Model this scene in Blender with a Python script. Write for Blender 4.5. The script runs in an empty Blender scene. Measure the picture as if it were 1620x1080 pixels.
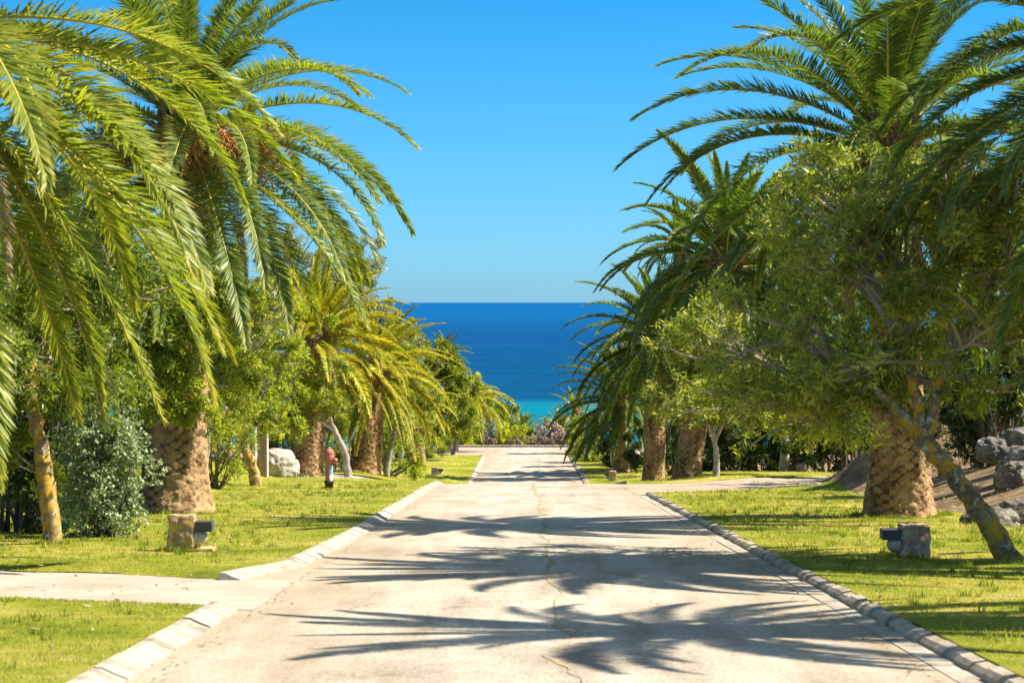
import bpy, bmesh, math, random
import numpy as np
from mathutils import Vector, noise as mnoise
R = math.radians
SC = bpy.context.scene
COL = SC.collection
FPX = 3150.0                      # focal length in photo pixels (70 mm on 36 mm)
EYE = 1.83

# ------------------------------------------------------------------ camera
cam = bpy.data.cameras.new('camera'); cam_o = bpy.data.objects.new('camera', cam); COL.objects.link(cam_o)
cam.lens = 70; cam.sensor_width = 36; cam.clip_start = 0.5; cam.clip_end = 400000
cam_o.location = (0, 0, EYE); cam_o.rotation_euler = (R(90 - 1.128), 0, R(0.3455))
cam.dof.use_dof = True; cam.dof.focus_distance = 75; cam.dof.aperture_fstop = 4.0
SC.camera = cam_o
# ------------------------------------------------------------------ light
SUN_EL, SUN_AZ = 47.0, 2.0       # azimuth measured from +X (right of the road) towards +Y
world = bpy.data.worlds.new('World'); SC.world = world; world.use_nodes = True
nt = world.node_tree; nt.nodes.clear()
sky = nt.nodes.new('ShaderNodeTexSky'); sky.sky_type = 'NISHITA'; sky.sun_disc = False
sky.sun_elevation = R(SUN_EL); sky.sun_rotation = R(90 - SUN_AZ)
sky.air_density = 1.0; sky.dust_density = 0.3; sky.ozone_density = 3.0
wc = nt.nodes.new('ShaderNodeTexCoord'); wx = nt.nodes.new('ShaderNodeSeparateXYZ'); nt.links.new(wc.outputs['Generated'], wx.inputs[0])
wr = nt.nodes.new('ShaderNodeValToRGB'); nt.links.new(wx.outputs[2], wr.inputs[0]); _e = wr.color_ramp.elements      # sky tinted by elevation: blue low down, warmed overhead to add warmer ambient light
_st = ((.0, (.245, .54, .95)), (.05, (.185, .52, .88)), (.15, (.075, .48, .77)), (.35, (.50, .66, .75)), (.7, (1.0, .94, .78)))
while len(_e) < len(_st): _e.new(.5)
for q_, (_p, _c) in zip(_e, _st): q_.position = _p; q_.color = (*_c, 1)
hs = nt.nodes.new('ShaderNodeMix'); hs.data_type = 'RGBA'; hs.blend_type = 'MULTIPLY'; hs.inputs[0].default_value = 1.0; nt.links.new(wr.outputs[0], hs.inputs[7])
bg = nt.nodes.new('ShaderNodeBackground'); bg.inputs[1].default_value = 0.095
wo = nt.nodes.new('ShaderNodeOutputWorld')
nt.links.new(sky.outputs[0], hs.inputs[6]); nt.links.new(hs.outputs[2], bg.inputs[0]); nt.links.new(bg.outputs[0], wo.inputs[0])
sl = bpy.data.lights.new('sun', 'SUN'); sl.energy = 5.0; sl.angle = R(0.5); sl.color = (1.0, 0.93, 0.81)
so = bpy.data.objects.new('sun', sl); COL.objects.link(so)
sd = Vector((math.cos(R(SUN_EL)) * math.cos(R(SUN_AZ)), math.cos(R(SUN_EL)) * math.sin(R(SUN_AZ)), math.sin(R(SUN_EL))))
so.rotation_euler = sd.to_track_quat('Z', 'Y').to_euler(); so.location = (60, -10, 60)
SC.view_settings.view_transform = 'Standard'; SC.view_settings.look = 'None'
SC.view_settings.exposure = 1.16; SC.view_settings.gamma = 1.0
SC.cycles.max_bounces = 6; SC.cycles.transparent_max_bounces = 4; SC.cycles.diffuse_bounces = 3
SC.cycles.transmission_bounces = 3; SC.cycles.glossy_bounces = 2

# ------------------------------------------------------------------ helpers
def link(o, parent=None):
    COL.objects.link(o)
    if parent is not None: o.parent = parent
    return o
def tag(o, label=None, cat=None, group=None, kind=None):
    if label: o['label'] = label
    if cat: o['category'] = cat
    if group: o['group'] = group
    if kind: o['kind'] = kind
    return o
def empty(name, loc):
    o = bpy.data.objects.new(name, None); o.location = loc; o.empty_display_size = 0.3
    return link(o)

class MB:
    """collects numpy pieces and links them as one mesh"""
    def __init__(s): s.V = []; s.F = []; s.n = 0
    def add(s, v, f, mat=0, var=None, smooth=False):
        v = np.asarray(v, dtype=np.float32).reshape(-1, 3); f = np.asarray(f, dtype=np.int32)
        s.V.append(v)
        if var is None: var = np.zeros(len(f), np.float32)
        s.F.append((f + s.n, mat, np.broadcast_to(np.asarray(var, np.float32), (len(f),)), smooth))
        s.n += len(v)
    def mesh(s, name, mats):
        me = bpy.data.meshes.new(name)
        V = np.concatenate(s.V); me.vertices.add(len(V)); me.vertices.foreach_set('co', V.ravel())
        li = np.concatenate([f.ravel() for f, *_ in s.F]); tot = np.concatenate([np.full(len(f), f.shape[1], np.int32) for f, *_ in s.F])
        st = np.concatenate([[0], np.cumsum(tot)[:-1]]).astype(np.int32)
        me.loops.add(len(li)); me.loops.foreach_set('vertex_index', li)
        me.polygons.add(len(tot)); me.polygons.foreach_set('loop_start', st)
        me.polygons.foreach_set('material_index', np.concatenate([np.full(len(f), m, np.int32) for f, m, *_ in s.F]))
        me.polygons.foreach_set('use_smooth', np.concatenate([np.full(len(f), sm, bool) for f, m, v, sm in s.F]))
        a = me.attributes.new('v', 'FLOAT', 'FACE'); a.data.foreach_set('value', np.concatenate([v for f, m, v, sm in s.F]).astype(np.float32))
        for m in mats: me.materials.append(m)
        me.update(calc_edges=True); me.validate()
        return me
    def build(s, name, mats, parent=None):
        if not isinstance(mats, (list, tuple)): mats = [mats]
        return link(bpy.data.objects.new(name, s.mesh(name, mats)), parent)

def grid_faces(nr, nc, closed=False):
    i = np.arange(nr - 1)[:, None]; j = np.arange(nc if closed else nc - 1)[None, :]; j2 = (j + 1) % nc
    a = i * nc + j; b = i * nc + j2; c = (i + 1) * nc + j2; d = (i + 1) * nc + j
    return np.stack([a, b, c, d], -1).reshape(-1, 4)
def norm(a): return a / np.maximum(np.linalg.norm(a, axis=-1, keepdims=True), 1e-9)
def tube(mb, pts, rad, n=8, mat=0, var=0.0, wob=0.0, rng=None, cap=True):
    pts = np.asarray(pts, float); rad = np.asarray(rad, float)
    T = norm(np.gradient(pts, axis=0)); ref = np.array([0.3, 0.9, 0.2]) if abs(T[0, 2]) > 0.5 else np.array([0, 0, 1.0])
    S = norm(np.cross(T, ref)); U = np.cross(S, T)
    th = np.linspace(0, 2 * math.pi, n, endpoint=False)
    rr = rad[:, None] * np.ones(n)
    if wob and rng is not None: rr = rr * (1 + wob * rng.uniform(-1, 1, rr.shape))
    V = pts[:, None] + rr[..., None] * (np.cos(th)[None, :, None] * S[:, None] + np.sin(th)[None, :, None] * U[:, None])
    mb.add(V.reshape(-1, 3), grid_faces(len(pts), n, True), mat, var, smooth=n > 4)
    if cap and n > 3:
        base = V[-1]; c = base.mean(0)
        f = np.array([[i, (i + 1) % n, n] for i in range(n)]); mb.add(np.vstack([base, c]), f, mat, var, smooth=True)
def sticks(mb, P0, P1, r, mat=0, var=0.0):
    """many straight three-sided twigs at once"""
    D = norm(P1 - P0); S = norm(np.cross(D, np.array([0.31, 0.2, 0.93]))); U = np.cross(S, D)
    V = []
    for k in range(3):
        a = 2 * math.pi * k / 3; o = math.cos(a) * S + math.sin(a) * U
        V += [P0 + o * r, P1 + o * r * 0.4]
    V = np.stack(V, 1); n = len(P0); b = np.arange(n)[:, None, None] * 6
    f = np.array([[0, 2, 3, 1], [2, 4, 5, 3], [4, 0, 1, 5]])[None] + b
    mb.add(V.reshape(-1, 3), f.reshape(-1, 4), mat, var)
def lathe(mb, prof, n=20, mat=0, axis='z', origin=(0, 0, 0), smooth=True):
    th = np.linspace(0, 2 * math.pi, n, endpoint=False); P = np.array(prof, float)
    x = P[:, 0:1] * np.cos(th); y = P[:, 0:1] * np.sin(th); z = np.repeat(P[:, 1:2], n, 1)
    V = np.stack([x, y, z], -1)
    if axis == 'x': V = V[..., [2, 0, 1]]
    if axis == 'y': V = V[..., [1, 2, 0]]
    mb.add(V.reshape(-1, 3) + np.array(origin), grid_faces(len(P), n, True), mat, 0, smooth)
def fbm(p, s=1.0, o=4): return mnoise.fractal(Vector(p) * s, 1.0, 2.0, o)
def sm(a, b, x):
    t = np.clip((np.asarray(x, float) - a) / (b - a), 0, 1); return t * t * (3 - 2 * t)
def vnoise(x, y, s=1.0, seed=0):
    x = np.asarray(x) * s + seed * 7.13; y = np.asarray(y) * s - seed * 3.7
    return (np.sin(x * 1.7 + 1.3 * np.sin(y * 1.1)) + np.sin(y * 2.3 + 1.7 * np.sin(x * 0.9 + 2)) + np.sin((x + y) * 1.3 + 0.5)) / 3

# ------------------------------------------------------------------ materials
def mat(name): 
    m = bpy.data.materials.new(name); m.use_nodes = True; n = m.node_tree; n.nodes.clear()
    return m, n
def N(n, t, **kw):
    o = n.nodes.new(t)
    for k, v in kw.items():
        if k in o.inputs: o.inputs[k].default_value = v
        else: setattr(o, k, v)
    return o
def L(n, a, b): n.links.new(a, b)
def ramp(n, stops):
    r = n.nodes.new('ShaderNodeValToRGB'); e = r.color_ramp.elements
    while len(e) < len(stops): e.new(0.5)
    for i, (p, c) in enumerate(stops): e[i].position = p; e[i].color = (*c, 1) if len(c) == 3 else c
    return r
def noise_fac(n, scale, detail=5, rough=0.6, vec=None, kind='Object', dist=0.0, stretch=None):
    tc = N(n, 'ShaderNodeTexCoord'); v = tc.outputs[kind]
    if stretch:
        mp = N(n, 'ShaderNodeMapping'); mp.inputs['Scale'].default_value = stretch; L(n, v, mp.inputs[0]); v = mp.outputs[0]
    t = N(n, 'ShaderNodeTexNoise', Scale=scale, Detail=detail, Roughness=rough, Distortion=dist); L(n, v, t.inputs['Vector'])
    return t.outputs['Fac']
def mixc(n, fac, a, b, mode='MIX'):
    m = n.nodes.new('ShaderNodeMix'); m.data_type = 'RGBA'; m.blend_type = mode
    if hasattr(fac, 'node'): L(n, fac, m.inputs[0])
    else: m.inputs[0].default_value = fac
    for s, q in ((a, 6), (b, 7)):
        if hasattr(s, 'node'): L(n, s, m.inputs[q])
        else: m.inputs[q].default_value = (*s, 1)
    return m.outputs[2]
def rough_mat(name, stops, scale=3, detail=6, rough=0.85, bump=0.3, bscale=20, spec=0.2, stops2=None, scale2=30, fac2=0.5, dist=0.0, bdist=0.03, stretch=None, rr=0.65):
    m, n = mat(name); out = N(n, 'ShaderNodeOutputMaterial'); p = N(n, 'ShaderNodeBsdfPrincipled'); L(n, p.outputs[0], out.inputs[0])
    r = ramp(n, stops); L(n, noise_fac(n, scale, detail, rr, dist=dist, stretch=stretch), r.inputs[0]); c = r.outputs[0]
    if stops2:
        r2 = ramp(n, stops2); L(n, noise_fac(n, scale2, 5, 0.7), r2.inputs[0]); c = mixc(n, fac2, c, r2.outputs[0], 'OVERLAY')
    L(n, c, p.inputs['Base Color']); p.inputs['Roughness'].default_value = rough; p.inputs['Specular IOR Level'].default_value = spec
    if bump:
        b = N(n, 'ShaderNodeBump', Strength=bump, Distance=bdist); L(n, noise_fac(n, bscale, 6, 0.7, stretch=stretch), b.inputs['Height']); L(n, b.outputs[0], p.inputs['Normal'])
    return m, n, p, c
def leaf_mat(name, dark, mid, light, trans=0.35, rough=0.45, spec=0.4, tint=(1.1, 1.15, 0.5), nscale=0.6, dead=None, namp=.9):
    """v attribute picks a leaf's own colour, object-space noise shifts whole sprays"""
    m, n = mat(name); out = N(n, 'ShaderNodeOutputMaterial'); p = N(n, 'ShaderNodeBsdfPrincipled')
    at_ = N(n, 'ShaderNodeAttribute', attribute_name='v'); ad = N(n, 'ShaderNodeMath', operation='ADD'); L(n, at_.outputs['Fac'], ad.inputs[0])
    ml = N(n, 'ShaderNodeMath', operation='MULTIPLY_ADD'); L(n, noise_fac(n, nscale, 3, 0.6), ml.inputs[0]); ml.inputs[1].default_value = namp; ml.inputs[2].default_value = -namp / 2
    L(n, ml.outputs[0], ad.inputs[1])
    st = [(0.0, dark), (0.5, mid), (0.93, light)]
    if dead: st.append((1.0, dead))
    r = ramp(n, st); L(n, ad.outputs[0], r.inputs[0])
    oi = N(n, 'ShaderNodeObjectInfo'); hv = N(n, 'ShaderNodeHueSaturation'); mr = N(n, 'ShaderNodeMapRange'); mr.inputs[3].default_value = 0.8; mr.inputs[4].default_value = 1.2
    L(n, oi.outputs['Random'], mr.inputs[0]); L(n, mr.outputs[0], hv.inputs['Value']); L(n, r.outputs[0], hv.inputs['Color'])
    col = hv.outputs[0]
    L(n, col, p.inputs['Base Color']); p.inputs['Roughness'].default_value = rough; p.inputs['Specular IOR Level'].default_value = spec
    tr = N(n, 'ShaderNodeBsdfTranslucent'); L(n, mixc(n, 1.0, col, tint, 'MULTIPLY'), tr.inputs[0])
    mx = N(n, 'ShaderNodeMixShader'); mx.inputs[0].default_value = trans
    L(n, p.outputs[0], mx.inputs[1]); L(n, tr.outputs[0], mx.inputs[2]); L(n, mx.outputs[0], out.inputs[0])
    return m
M = {}
M['palm_y'] = leaf_mat('palm_leaf_yellow', (.10, .15, .022), (.23, .28, .035), (.46, .42, .06), trans=.42, rough=.4, spec=.4, tint=(1.5, 1.5, .5), dead=(.45, .33, .1))
M['palm_g'] = leaf_mat('palm_leaf_green', (.045, .09, .022), (.12, .18, .035), (.28, .32, .05), trans=.36, rough=.42, spec=.4, tint=(1.5, 1.6, .5))
M['palm_m'] = leaf_mat('palm_leaf_mid', (.075, .125, .025), (.16, .22, .04), (.38, .38, .06), trans=.38, rough=.42, spec=.4, tint=(1.5, 1.5, .5))
M['palm_gold'] = leaf_mat('palm_leaf_gold', (.15, .20, .02), (.36, .37, .03), (.64, .52, .05), trans=.42, rough=.45, spec=.35, tint=(1.4, 1.3, .4))
M['rachis'] = rough_mat('rachis', [(.3, (.36, .33, .05)), (.7, (.55, .45, .10))], 4, rough=.45, bump=0, spec=.4)[0]
M['leaf'] = leaf_mat('broad_leaf', (.07, .11, .010), (.24, .285, .025), (.56, .53, .05), trans=.43, tint=(1.4, 1.5, .4))
M['leaf_dark'] = leaf_mat('broad_leaf_dark', (.06, .10, .012), (.19, .245, .025), (.44, .45, .05), trans=.42, tint=(1.3, 1.5, .4))
M['leaf_shaded'] = leaf_mat('hedge_leaf_shaded', (.015, .035, .008), (.045, .075, .012), (.13, .17, .03), trans=.25, tint=(1.3, 1.4, .4))  # hedge leaves darkened: shade under the trees put into their colour
M['leaf_olive'] = leaf_mat('broad_leaf_olive', (.09, .13, .022), (.285, .33, .05), (.62, .59, .12), trans=.48, tint=(1.3, 1.35, .5))
M['leaf_grey'] = leaf_mat('gum_leaf', (.13, .15, .07), (.27, .29, .14), (.45, .43, .2), trans=.25)
M['leaf_ivy'] = leaf_mat('ivy_leaf', (.14, .20, .08), (.32, .40, .20), (.55, .60, .40), trans=.2, rough=.55, spec=.25)
M['leaf_lime'] = leaf_mat('lime_leaf', (.16, .22, .01), (.40, .45, .01), (.75, .62, .02), trans=.35)
M['leaf_mauve'] = leaf_mat('mauve_leaf', (.16, .11, .09), (.36, .26, .22), (.56, .44, .36), trans=.15)
M['leaf_silver'] = leaf_mat('silver_leaf', (.16, .19, .18), (.34, .37, .35), (.55, .57, .52), trans=.15)
M['grass'] = leaf_mat('grass_blade', (.13, .18, .014), (.32, .345, .04), (.70, .54, .19), trans=.4, rough=.5, spec=.3, tint=(1.3, 1.3, .5), nscale=.7, namp=1.9)
M['litter'] = leaf_mat('dry_leaf', (.10, .06, .03), (.30, .20, .10), (.52, .40, .22), trans=.1, tint=(1, .9, .7))
M['palm_dead'] = leaf_mat('palm_leaf_dead', (.16, .10, .05), (.34, .24, .12), (.52, .40, .22), trans=.2, tint=(1, .9, .6))
M['fibre'] = rough_mat('fruit_stalk_fibre', [(.3, (.55, .23, .08)), (.7, (.75, .45, .14))], 3, rough=.7, bump=0)[0]
M['boss'] = rough_mat('old_leaf_base', [(.25, (.13, .075, .04)), (.55, (.28, .17, .09)), (.8, (.42, .28, .14))], 6, bump=.4)[0]
def palm_bark():
    m, n, p, c = rough_mat('palm_bark', [(.25, (.20, .115, .06)), (.48, (.40, .25, .12)), (.75, (.60, .41, .20))], 2.2, 7, .85, .55, 26, spec=.15, stops2=[(.3, (.3, .3, .3)), (.7, (.66, .66, .66))], scale2=24, fac2=.7, stretch=(1, 1, 1.8))
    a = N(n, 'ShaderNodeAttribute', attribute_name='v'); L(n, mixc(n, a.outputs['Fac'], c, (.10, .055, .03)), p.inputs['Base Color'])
    return m
M['bark'] = palm_bark()
def lichen(name, base1, base2, ycol, thr):
    m, n, p, c = rough_mat(name, [(.3, base1), (.6, base2), (.8, (.42, .40, .36))], 5, 7, .9, .6, 22, spec=.1, dist=.4)
    r = ramp(n, [(thr - .05, (0, 0, 0)), (thr + .03, (.9, .9, .9))]); L(n, noise_fac(n, 5.5, 10, .82, dist=.3), r.inputs[0])
    r2 = ramp(n, [(.56, (0, 0, 0)), (.60, (1, 1, 1))]); L(n, noise_fac(n, 8.5, 6, .7, dist=.5), r2.inputs[0])
    c2 = mixc(n, r2.outputs[0], c, (.48, .50, .44)); L(n, mixc(n, r.outputs[0], c2, ycol), p.inputs['Base Color'])
    return m
M['lichen_y'] = lichen('bark_yellow_lichen', (.11, .08, .06), (.28, .21, .14), (.62, .36, .02), .52)
M['lichen_w'] = lichen('bark_pale_lichen', (.20, .17, .13), (.40, .36, .29), (.58, .38, .05), .66)
M['twig_pale'] = rough_mat('twig_bark_pale', [(.3, (.26, .20, .15)), (.7, (.52, .44, .35))], 3, bump=0)[0]
M['twig'] = rough_mat('twig_bark', [(.3, (.17, .13, .10)), (.7, (.36, .30, .24))], 3, bump=0)[0]
M['twig_dark'] = rough_mat('twig_bark_dark', [(.3, (.09, .07, .05)), (.7, (.2, .16, .12))], 3, bump=0)[0]

# ground materials
def lawn_mat():
    m, n, p, c = rough_mat('lawn_turf', [(.32, (.11, .15, .012)), (.46, (.24, .27, .02)), (.56, (.36, .33, .05)), (.66, (.52, .40, .16))], .55, 9, .9, .8, 38, spec=.1,
        stops2=[(.25, (.22, .24, .2)), (.75, (.75, .72, .7))], scale2=22, fac2=.75, bdist=.05, rr=.72)
    return m
M['lawn'] = lawn_mat()
M['soil'] = rough_mat('dry_soil', [(.3, (.11, .075, .04)), (.48, (.25, .17, .09)), (.62, (.42, .30, .17)), (.74, (.20, .20, .05))], .9, 9, .95, .9, 14, spec=.05,
    stops2=[(.3, (.25, .25, .25)), (.7, (.72, .72, .72))], scale2=18, fac2=.7, bdist=.08)[0]
def road_mat():
    m, n, p, c = rough_mat('road_surface', [(.28, (.33, .275, .205)), (.48, (.46, .405, .32)), (.72, (.54, .49, .405))], .35, 9, .88, .35, 60, spec=.25, bdist=.01, rr=.7,
        stops2=[(.32, (.2, .19, .18)), (.5, (.5, .5, .5)), (.68, (.72, .72, .71))], scale2=32, fac2=.9)
    vt = N(n, 'ShaderNodeTexVoronoi', feature='DISTANCE_TO_EDGE'); vt.inputs['Scale'].default_value = .55; tc0 = N(n, 'ShaderNodeTexCoord'); ns = N(n, 'ShaderNodeTexNoise', Scale=1.6, Detail=6); L(n, tc0.outputs['Object'], ns.inputs['Vector'])
    va = N(n, 'ShaderNodeMix'); va.data_type = 'VECTOR'; va.inputs[0].default_value = .35; L(n, tc0.outputs['Object'], va.inputs[4]); L(n, ns.outputs['Color'], va.inputs[5]); L(n, va.outputs[1], vt.inputs['Vector'])
    rc = ramp(n, [(.0, (.45, .42, .38)), (.009, (1, 1, 1))]); L(n, vt.outputs['Distance'], rc.inputs[0]); rk = ramp(n, [(.48, (0, 0, 0)), (.56, (.8, .8, .8))]); L(n, noise_fac(n, .33, 3, .5), rk.inputs[0])
    c = mixc(n, rk.outputs[0], c, mixc(n, 1.0, c, rc.outputs[0], 'MULTIPLY'))
    rs = ramp(n, [(.62, (1, 1, 1)), (.70, (.70, .66, .61))]); L(n, noise_fac(n, .9, 8, .72, dist=.6), rs.inputs[0]); c = mixc(n, 1.0, c, rs.outputs[0], 'MULTIPLY')
    # long tyre-worn streaks along the road and brown dirt at the edges
    r = ramp(n, [(.34, (.66, .62, .57)), (.46, (.86, .83, .79)), (.60, (1, 1, 1))]); L(n, noise_fac(n, 1.0, 6, .65, stretch=(1.6, .22, 1)), r.inputs[0])
    c = mixc(n, 1.0, c, r.outputs[0], 'MULTIPLY')
    tc = N(n, 'ShaderNodeTexCoord'); sx = N(n, 'ShaderNodeSeparateXYZ'); L(n, tc.outputs['Object'], sx.inputs[0])
    a = N(n, 'ShaderNodeMath', operation='ADD'); L(n, sx.outputs[0], a.inputs[0]); a.inputs[1].default_value = -.2
    b = N(n, 'ShaderNodeMath', operation='ABSOLUTE'); L(n, a.outputs[0], b.inputs[0])
    mr = N(n, 'ShaderNodeMapRange'); mr.inputs[1].default_value = .9; mr.inputs[2].default_value = 3.1; L(n, b.outputs[0], mr.inputs[0])
    mm = N(n, 'ShaderNodeMath', operation='MULTIPLY'); L(n, mr.outputs[0], mm.inputs[0]); L(n, noise_fac(n, 1.4, 8, .75), mm.inputs[1])
    L(n, mixc(n, mm.outputs[0], c, (.34, .25, .15)), p.inputs['Base Color'])
    return m
M['road'] = road_mat()
M['drive'] = rough_mat('driveway_surface', [(.3, (.32, .26, .19)), (.5, (.42, .36, .28)), (.7, (.50, .45, .37))], .8, 8, .9, .4, 40, stops2=[(.3, (.35, .35, .35)), (.7, (.62, .62, .62))], scale2=30, fac2=.7, bdist=.012)[0]
M['kerb'] = rough_mat('kerb_concrete', [(.3, (.19, .155, .11)), (.46, (.37, .33, .26)), (.7, (.50, .45, .37))], 2.2, 8, .9, .35, 40, stops2=[(.3, (.32, .3, .28)), (.7, (.62, .62, .62))], scale2=24, fac2=.6, bdist=.01)[0]
M['kerb_old'] = rough_mat('kerb_weathered', [(.3, (.24, .19, .13)), (.55, (.44, .37, .27)), (.75, (.60, .52, .39))], 2.4, 8, .9, .5, 30, stops2=[(.3, (.3, .3, .3)), (.7, (.66, .66, .66))], scale2=20, fac2=.7, bdist=.015)[0]
M['moss'] = rough_mat('crack_moss', [(.35, (.27, .22, .11)), (.65, (.46, .38, .20))], 7, bump=.4)[0]
M['rock'] = rough_mat('granite_rock', [(.3, (.06, .055, .05)), (.5, (.17, .15, .125)), (.68, (.36, .34, .27))], 2.6, 8, .92, .8, 11, stops2=[(.35, (.2, .2, .2)), (.6, (.7, .7, .68))], scale2=16, fac2=.8, bdist=.06)[0]
M['pale_rock'] = rough_mat('pale_boulder', [(.25, (.24, .18, .13)), (.5, (.44, .39, .32)), (.7, (.56, .51, .43))], 2.0, 8, .9, .5, 9, stretch=(3, 3, .8), bdist=.05)[0]
M['block'] = lichen('stone_block', (.20, .14, .09), (.42, .30, .18), (.60, .42, .05), .55)
M['block_red'] = lichen('stone_block_red', (.26, .16, .11), (.50, .33, .23), (.50, .44, .24), .58)
M['slate'] = rough_mat('dark_metal_hood', [(.3, (.05, .052, .055)), (.7, (.085, .085, .085))], 8, rough=.55, bump=.1, spec=.4)[0]
M['lamp'] = rough_mat('frosted_lamp', [(.3, (.30, .28, .23)), (.7, (.42, .39, .32))], 5, rough=.3, bump=0, spec=.5)[0]
M['hyd'] = rough_mat('faded_red_paint', [(.3, (.33, .09, .07)), (.6, (.47, .17, .13)), (.8, (.58, .32, .26))], 9, 6, .6, .2, 30, spec=.35)[0]
M['hyd_dark'] = rough_mat('black_iron', [(.3, (.02, .022, .025)), (.7, (.05, .05, .05))], 9, rough=.6, bump=.2)[0]
M['sticker_w'] = rough_mat('white_band', [(.3, (.55, .52, .50)), (.7, (.72, .70, .68))], 9, rough=.5, bump=0)[0]
M['sticker_b'] = rough_mat('blue_band', [(.3, (.10, .28, .52)), (.7, (.18, .38, .62))], 9, rough=.5, bump=0)[0]
M['post'] = rough_mat('gatepost_wood', [(.3, (.24, .16, .11)), (.7, (.42, .31, .23))], 3, bump=.4, stretch=(6, 6, 1))[0]
M['white_post'] = rough_mat('whitewash', [(.3, (.60, .56, .50)), (.7, (.76, .73, .68))], 4, bump=.2)[0]
M['sail'] = rough_mat('sail_cloth', [(.3, (.8, .8, .8)), (.7, (.85, .85, .85))], 1, bump=0)[0]

# ------------------------------------------------------------------ terrain
RY = np.array([-20, 0, 62, 68, 74, 95, 103, 110, 145, 165, 185, 260, 480, 900, 3000]); RZ = np.array([1.27, 0, -3.94, -4.36, -5.0, -7.35, -7.85, -8.05, -9.37, -10.2, -11.6, -19, -39.5, -60, -70])
def road_z(y):
    y = np.asarray(y, float); return sum(np.interp(y + o, RY, RZ) for o in (-1.5, -.75, 0, .75, 1.5)) / 5
SY = np.array([-20, 0, 80, 86, 108, 115, 145, 165, 185, 260, 480, 900, 3000]); SZ = np.array([1.27, 0, -5.08, -5.6, -7.8, -8.15, -9.2, -10.0, -11.2, -18.6, -39.5, -60, -70])
def side_z(y):
    y = np.asarray(y, float); return sum(np.interp(y + o, SY, SZ) for o in (-2, -1, 0, 1, 2)) / 5
def ground_z(x, y):
    x = np.asarray(x, float); y = np.asarray(y, float); ax = np.abs(x - .2)
    w = sm(3.4, 7.5, ax) * (1 - sm(138, 146, y))
    z = road_z(y) * (1 - w) + side_z(y) * w
    r = np.clip(x - 8.6, 0, 9); z = z + .30 * r * sm(24, 32, y) * (1 - sm(60, 70, y))            # bank on the right
    z = z + 1.7 * np.exp(-(((x - 11.2) / 1.6) ** 2 + ((y - 57.5) / 3.2) ** 2))                          # earth mound
    l = np.clip(-x - 8.8, 0, 10); z = z + .22 * l * sm(28, 36, y) * (1 - sm(95, 130, y))
    z = z + .06 * vnoise(x, y, .5) * sm(4.5, 9, ax) + .02 * vnoise(x, y, 1.9, 2) * sm(4, 6, ax)
    z = z + 1.2 * vnoise(x, y, .03, 5) * sm(25, 60, ax)
    return z
def gz(x, y): return float(ground_z(x, y))
def at(px, py, d): return np.array([(px - 829) / FPX * d, d, EYE - (py - 478) / FPX * d])

xs = np.unique(np.concatenate([np.linspace(-400, -30, 24), np.linspace(-30, -14, 22), np.linspace(-14, 18, 110), np.linspace(18, 34, 20), np.linspace(34, 400, 24)]))
ys = np.unique(np.concatenate([np.linspace(-40, 8, 14), np.linspace(8, 180, 300), np.linspace(180, 900, 80)]))
X, Y = np.meshgrid(xs, ys); Z = ground_z(X, Y) - .05
g = MB(); g.add(np.stack([X, Y, Z], -1).reshape(-1, 3), grid_faces(len(ys), len(xs)), smooth=True)
tag(g.build('ground', M['soil']), kind='structure')

def strip(name, m, ys, xi, xo, nu, dz, skirt=0.0, edge_w=0.0, kind='structure', power=1.0):
    """a sheet between two edges given as functions of y, lying dz above the terrain"""
    ys = np.asarray(ys, float); u = np.linspace(0, 1, nu) ** power; a = xi(ys)[:, None]; b = xo(ys)[:, None]
    X = a + (b - a) * u[None]; Y = np.repeat(ys[:, None], nu, 1); Z = ground_z(X, Y) + dz
    mb = MB(); mb.add(np.stack([X, Y, Z], -1).reshape(-1, 3), grid_faces(len(ys), nu) if True else None, smooth=True)
    if skirt:
        rim = np.concatenate([np.stack([X[0], Y[0], Z[0]], -1), np.stack([X[1:, -1], Y[1:, -1], Z[1:, -1]], -1), np.stack([X[-1, -2::-1], Y[-1, -2::-1], Z[-1, -2::-1]], -1), np.stack([X[-2:0:-1, 0], Y[-2:0:-1, 0], Z[-2:0:-1, 0]], -1)])
        low = rim.copy(); low[:, 2] -= skirt; n = len(rim)
        f = np.array([[i, (i + 1) % n, n + (i + 1) % n, n + i] for i in range(n)]); mb.add(np.vstack([rim, low]), f)
    o = mb.build(name, m); return tag(o, kind=kind)
C = lambda v: (lambda y: np.full(np.shape(y), float(v)))
# the road, then the crossing at its far end
def r_left(y): return -2.80 - .10 * (y < 21) - 6.0 * sm(144, 149, y) - 4 * sm(150, 165, y)
def r_right(y): return 3.22 + 9 * sm(143, 152, y) + 8 * sm(150, 165, y)
strip('road', M['road'], np.concatenate([np.linspace(-12, 62, 90), np.linspace(62.5, 166.5, 130)]), (lambda y: r_left(y) - .6 * sm(21, 23.5, y) * (1 - sm(28, 34, y))), r_right, 17, 0.0)
# driveways and side roads
def drive(name, x0, x1, ya, yb, dz, m=None):
    xx = np.linspace(x0, x1, 40); v = np.linspace(0, 1, 10)
    A = ya(xx); B = yb(xx); X = np.repeat(xx[:, None], 10, 1); Y = A[:, None] + (B - A)[:, None] * v; Z = ground_z(X, Y) + dz
    mb = MB(); f = grid_faces(40, 10); mb.add(np.stack([X, Y, Z], -1).reshape(-1, 3), f, smooth=True)
    tag(mb.build(name, m or M['drive']), kind='structure')
drive('driveway', -2.72, -16, lambda x: 20.0 + .42 * (-x - 2.8), lambda x: 23.9 + .36 * (-x - 2.8), .006)
drive('side_road', 3.12, 20, lambda x: 55.2 + 1.05 * (x - 3.6) + .8 * np.clip(x - 7, 0, 99) ** 1.3, lambda x: 66.5 + 1.05 * (x - 3.2) + .5 * np.clip(x - 7, 0, 99) ** 1.3, .006, M['road'])
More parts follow.
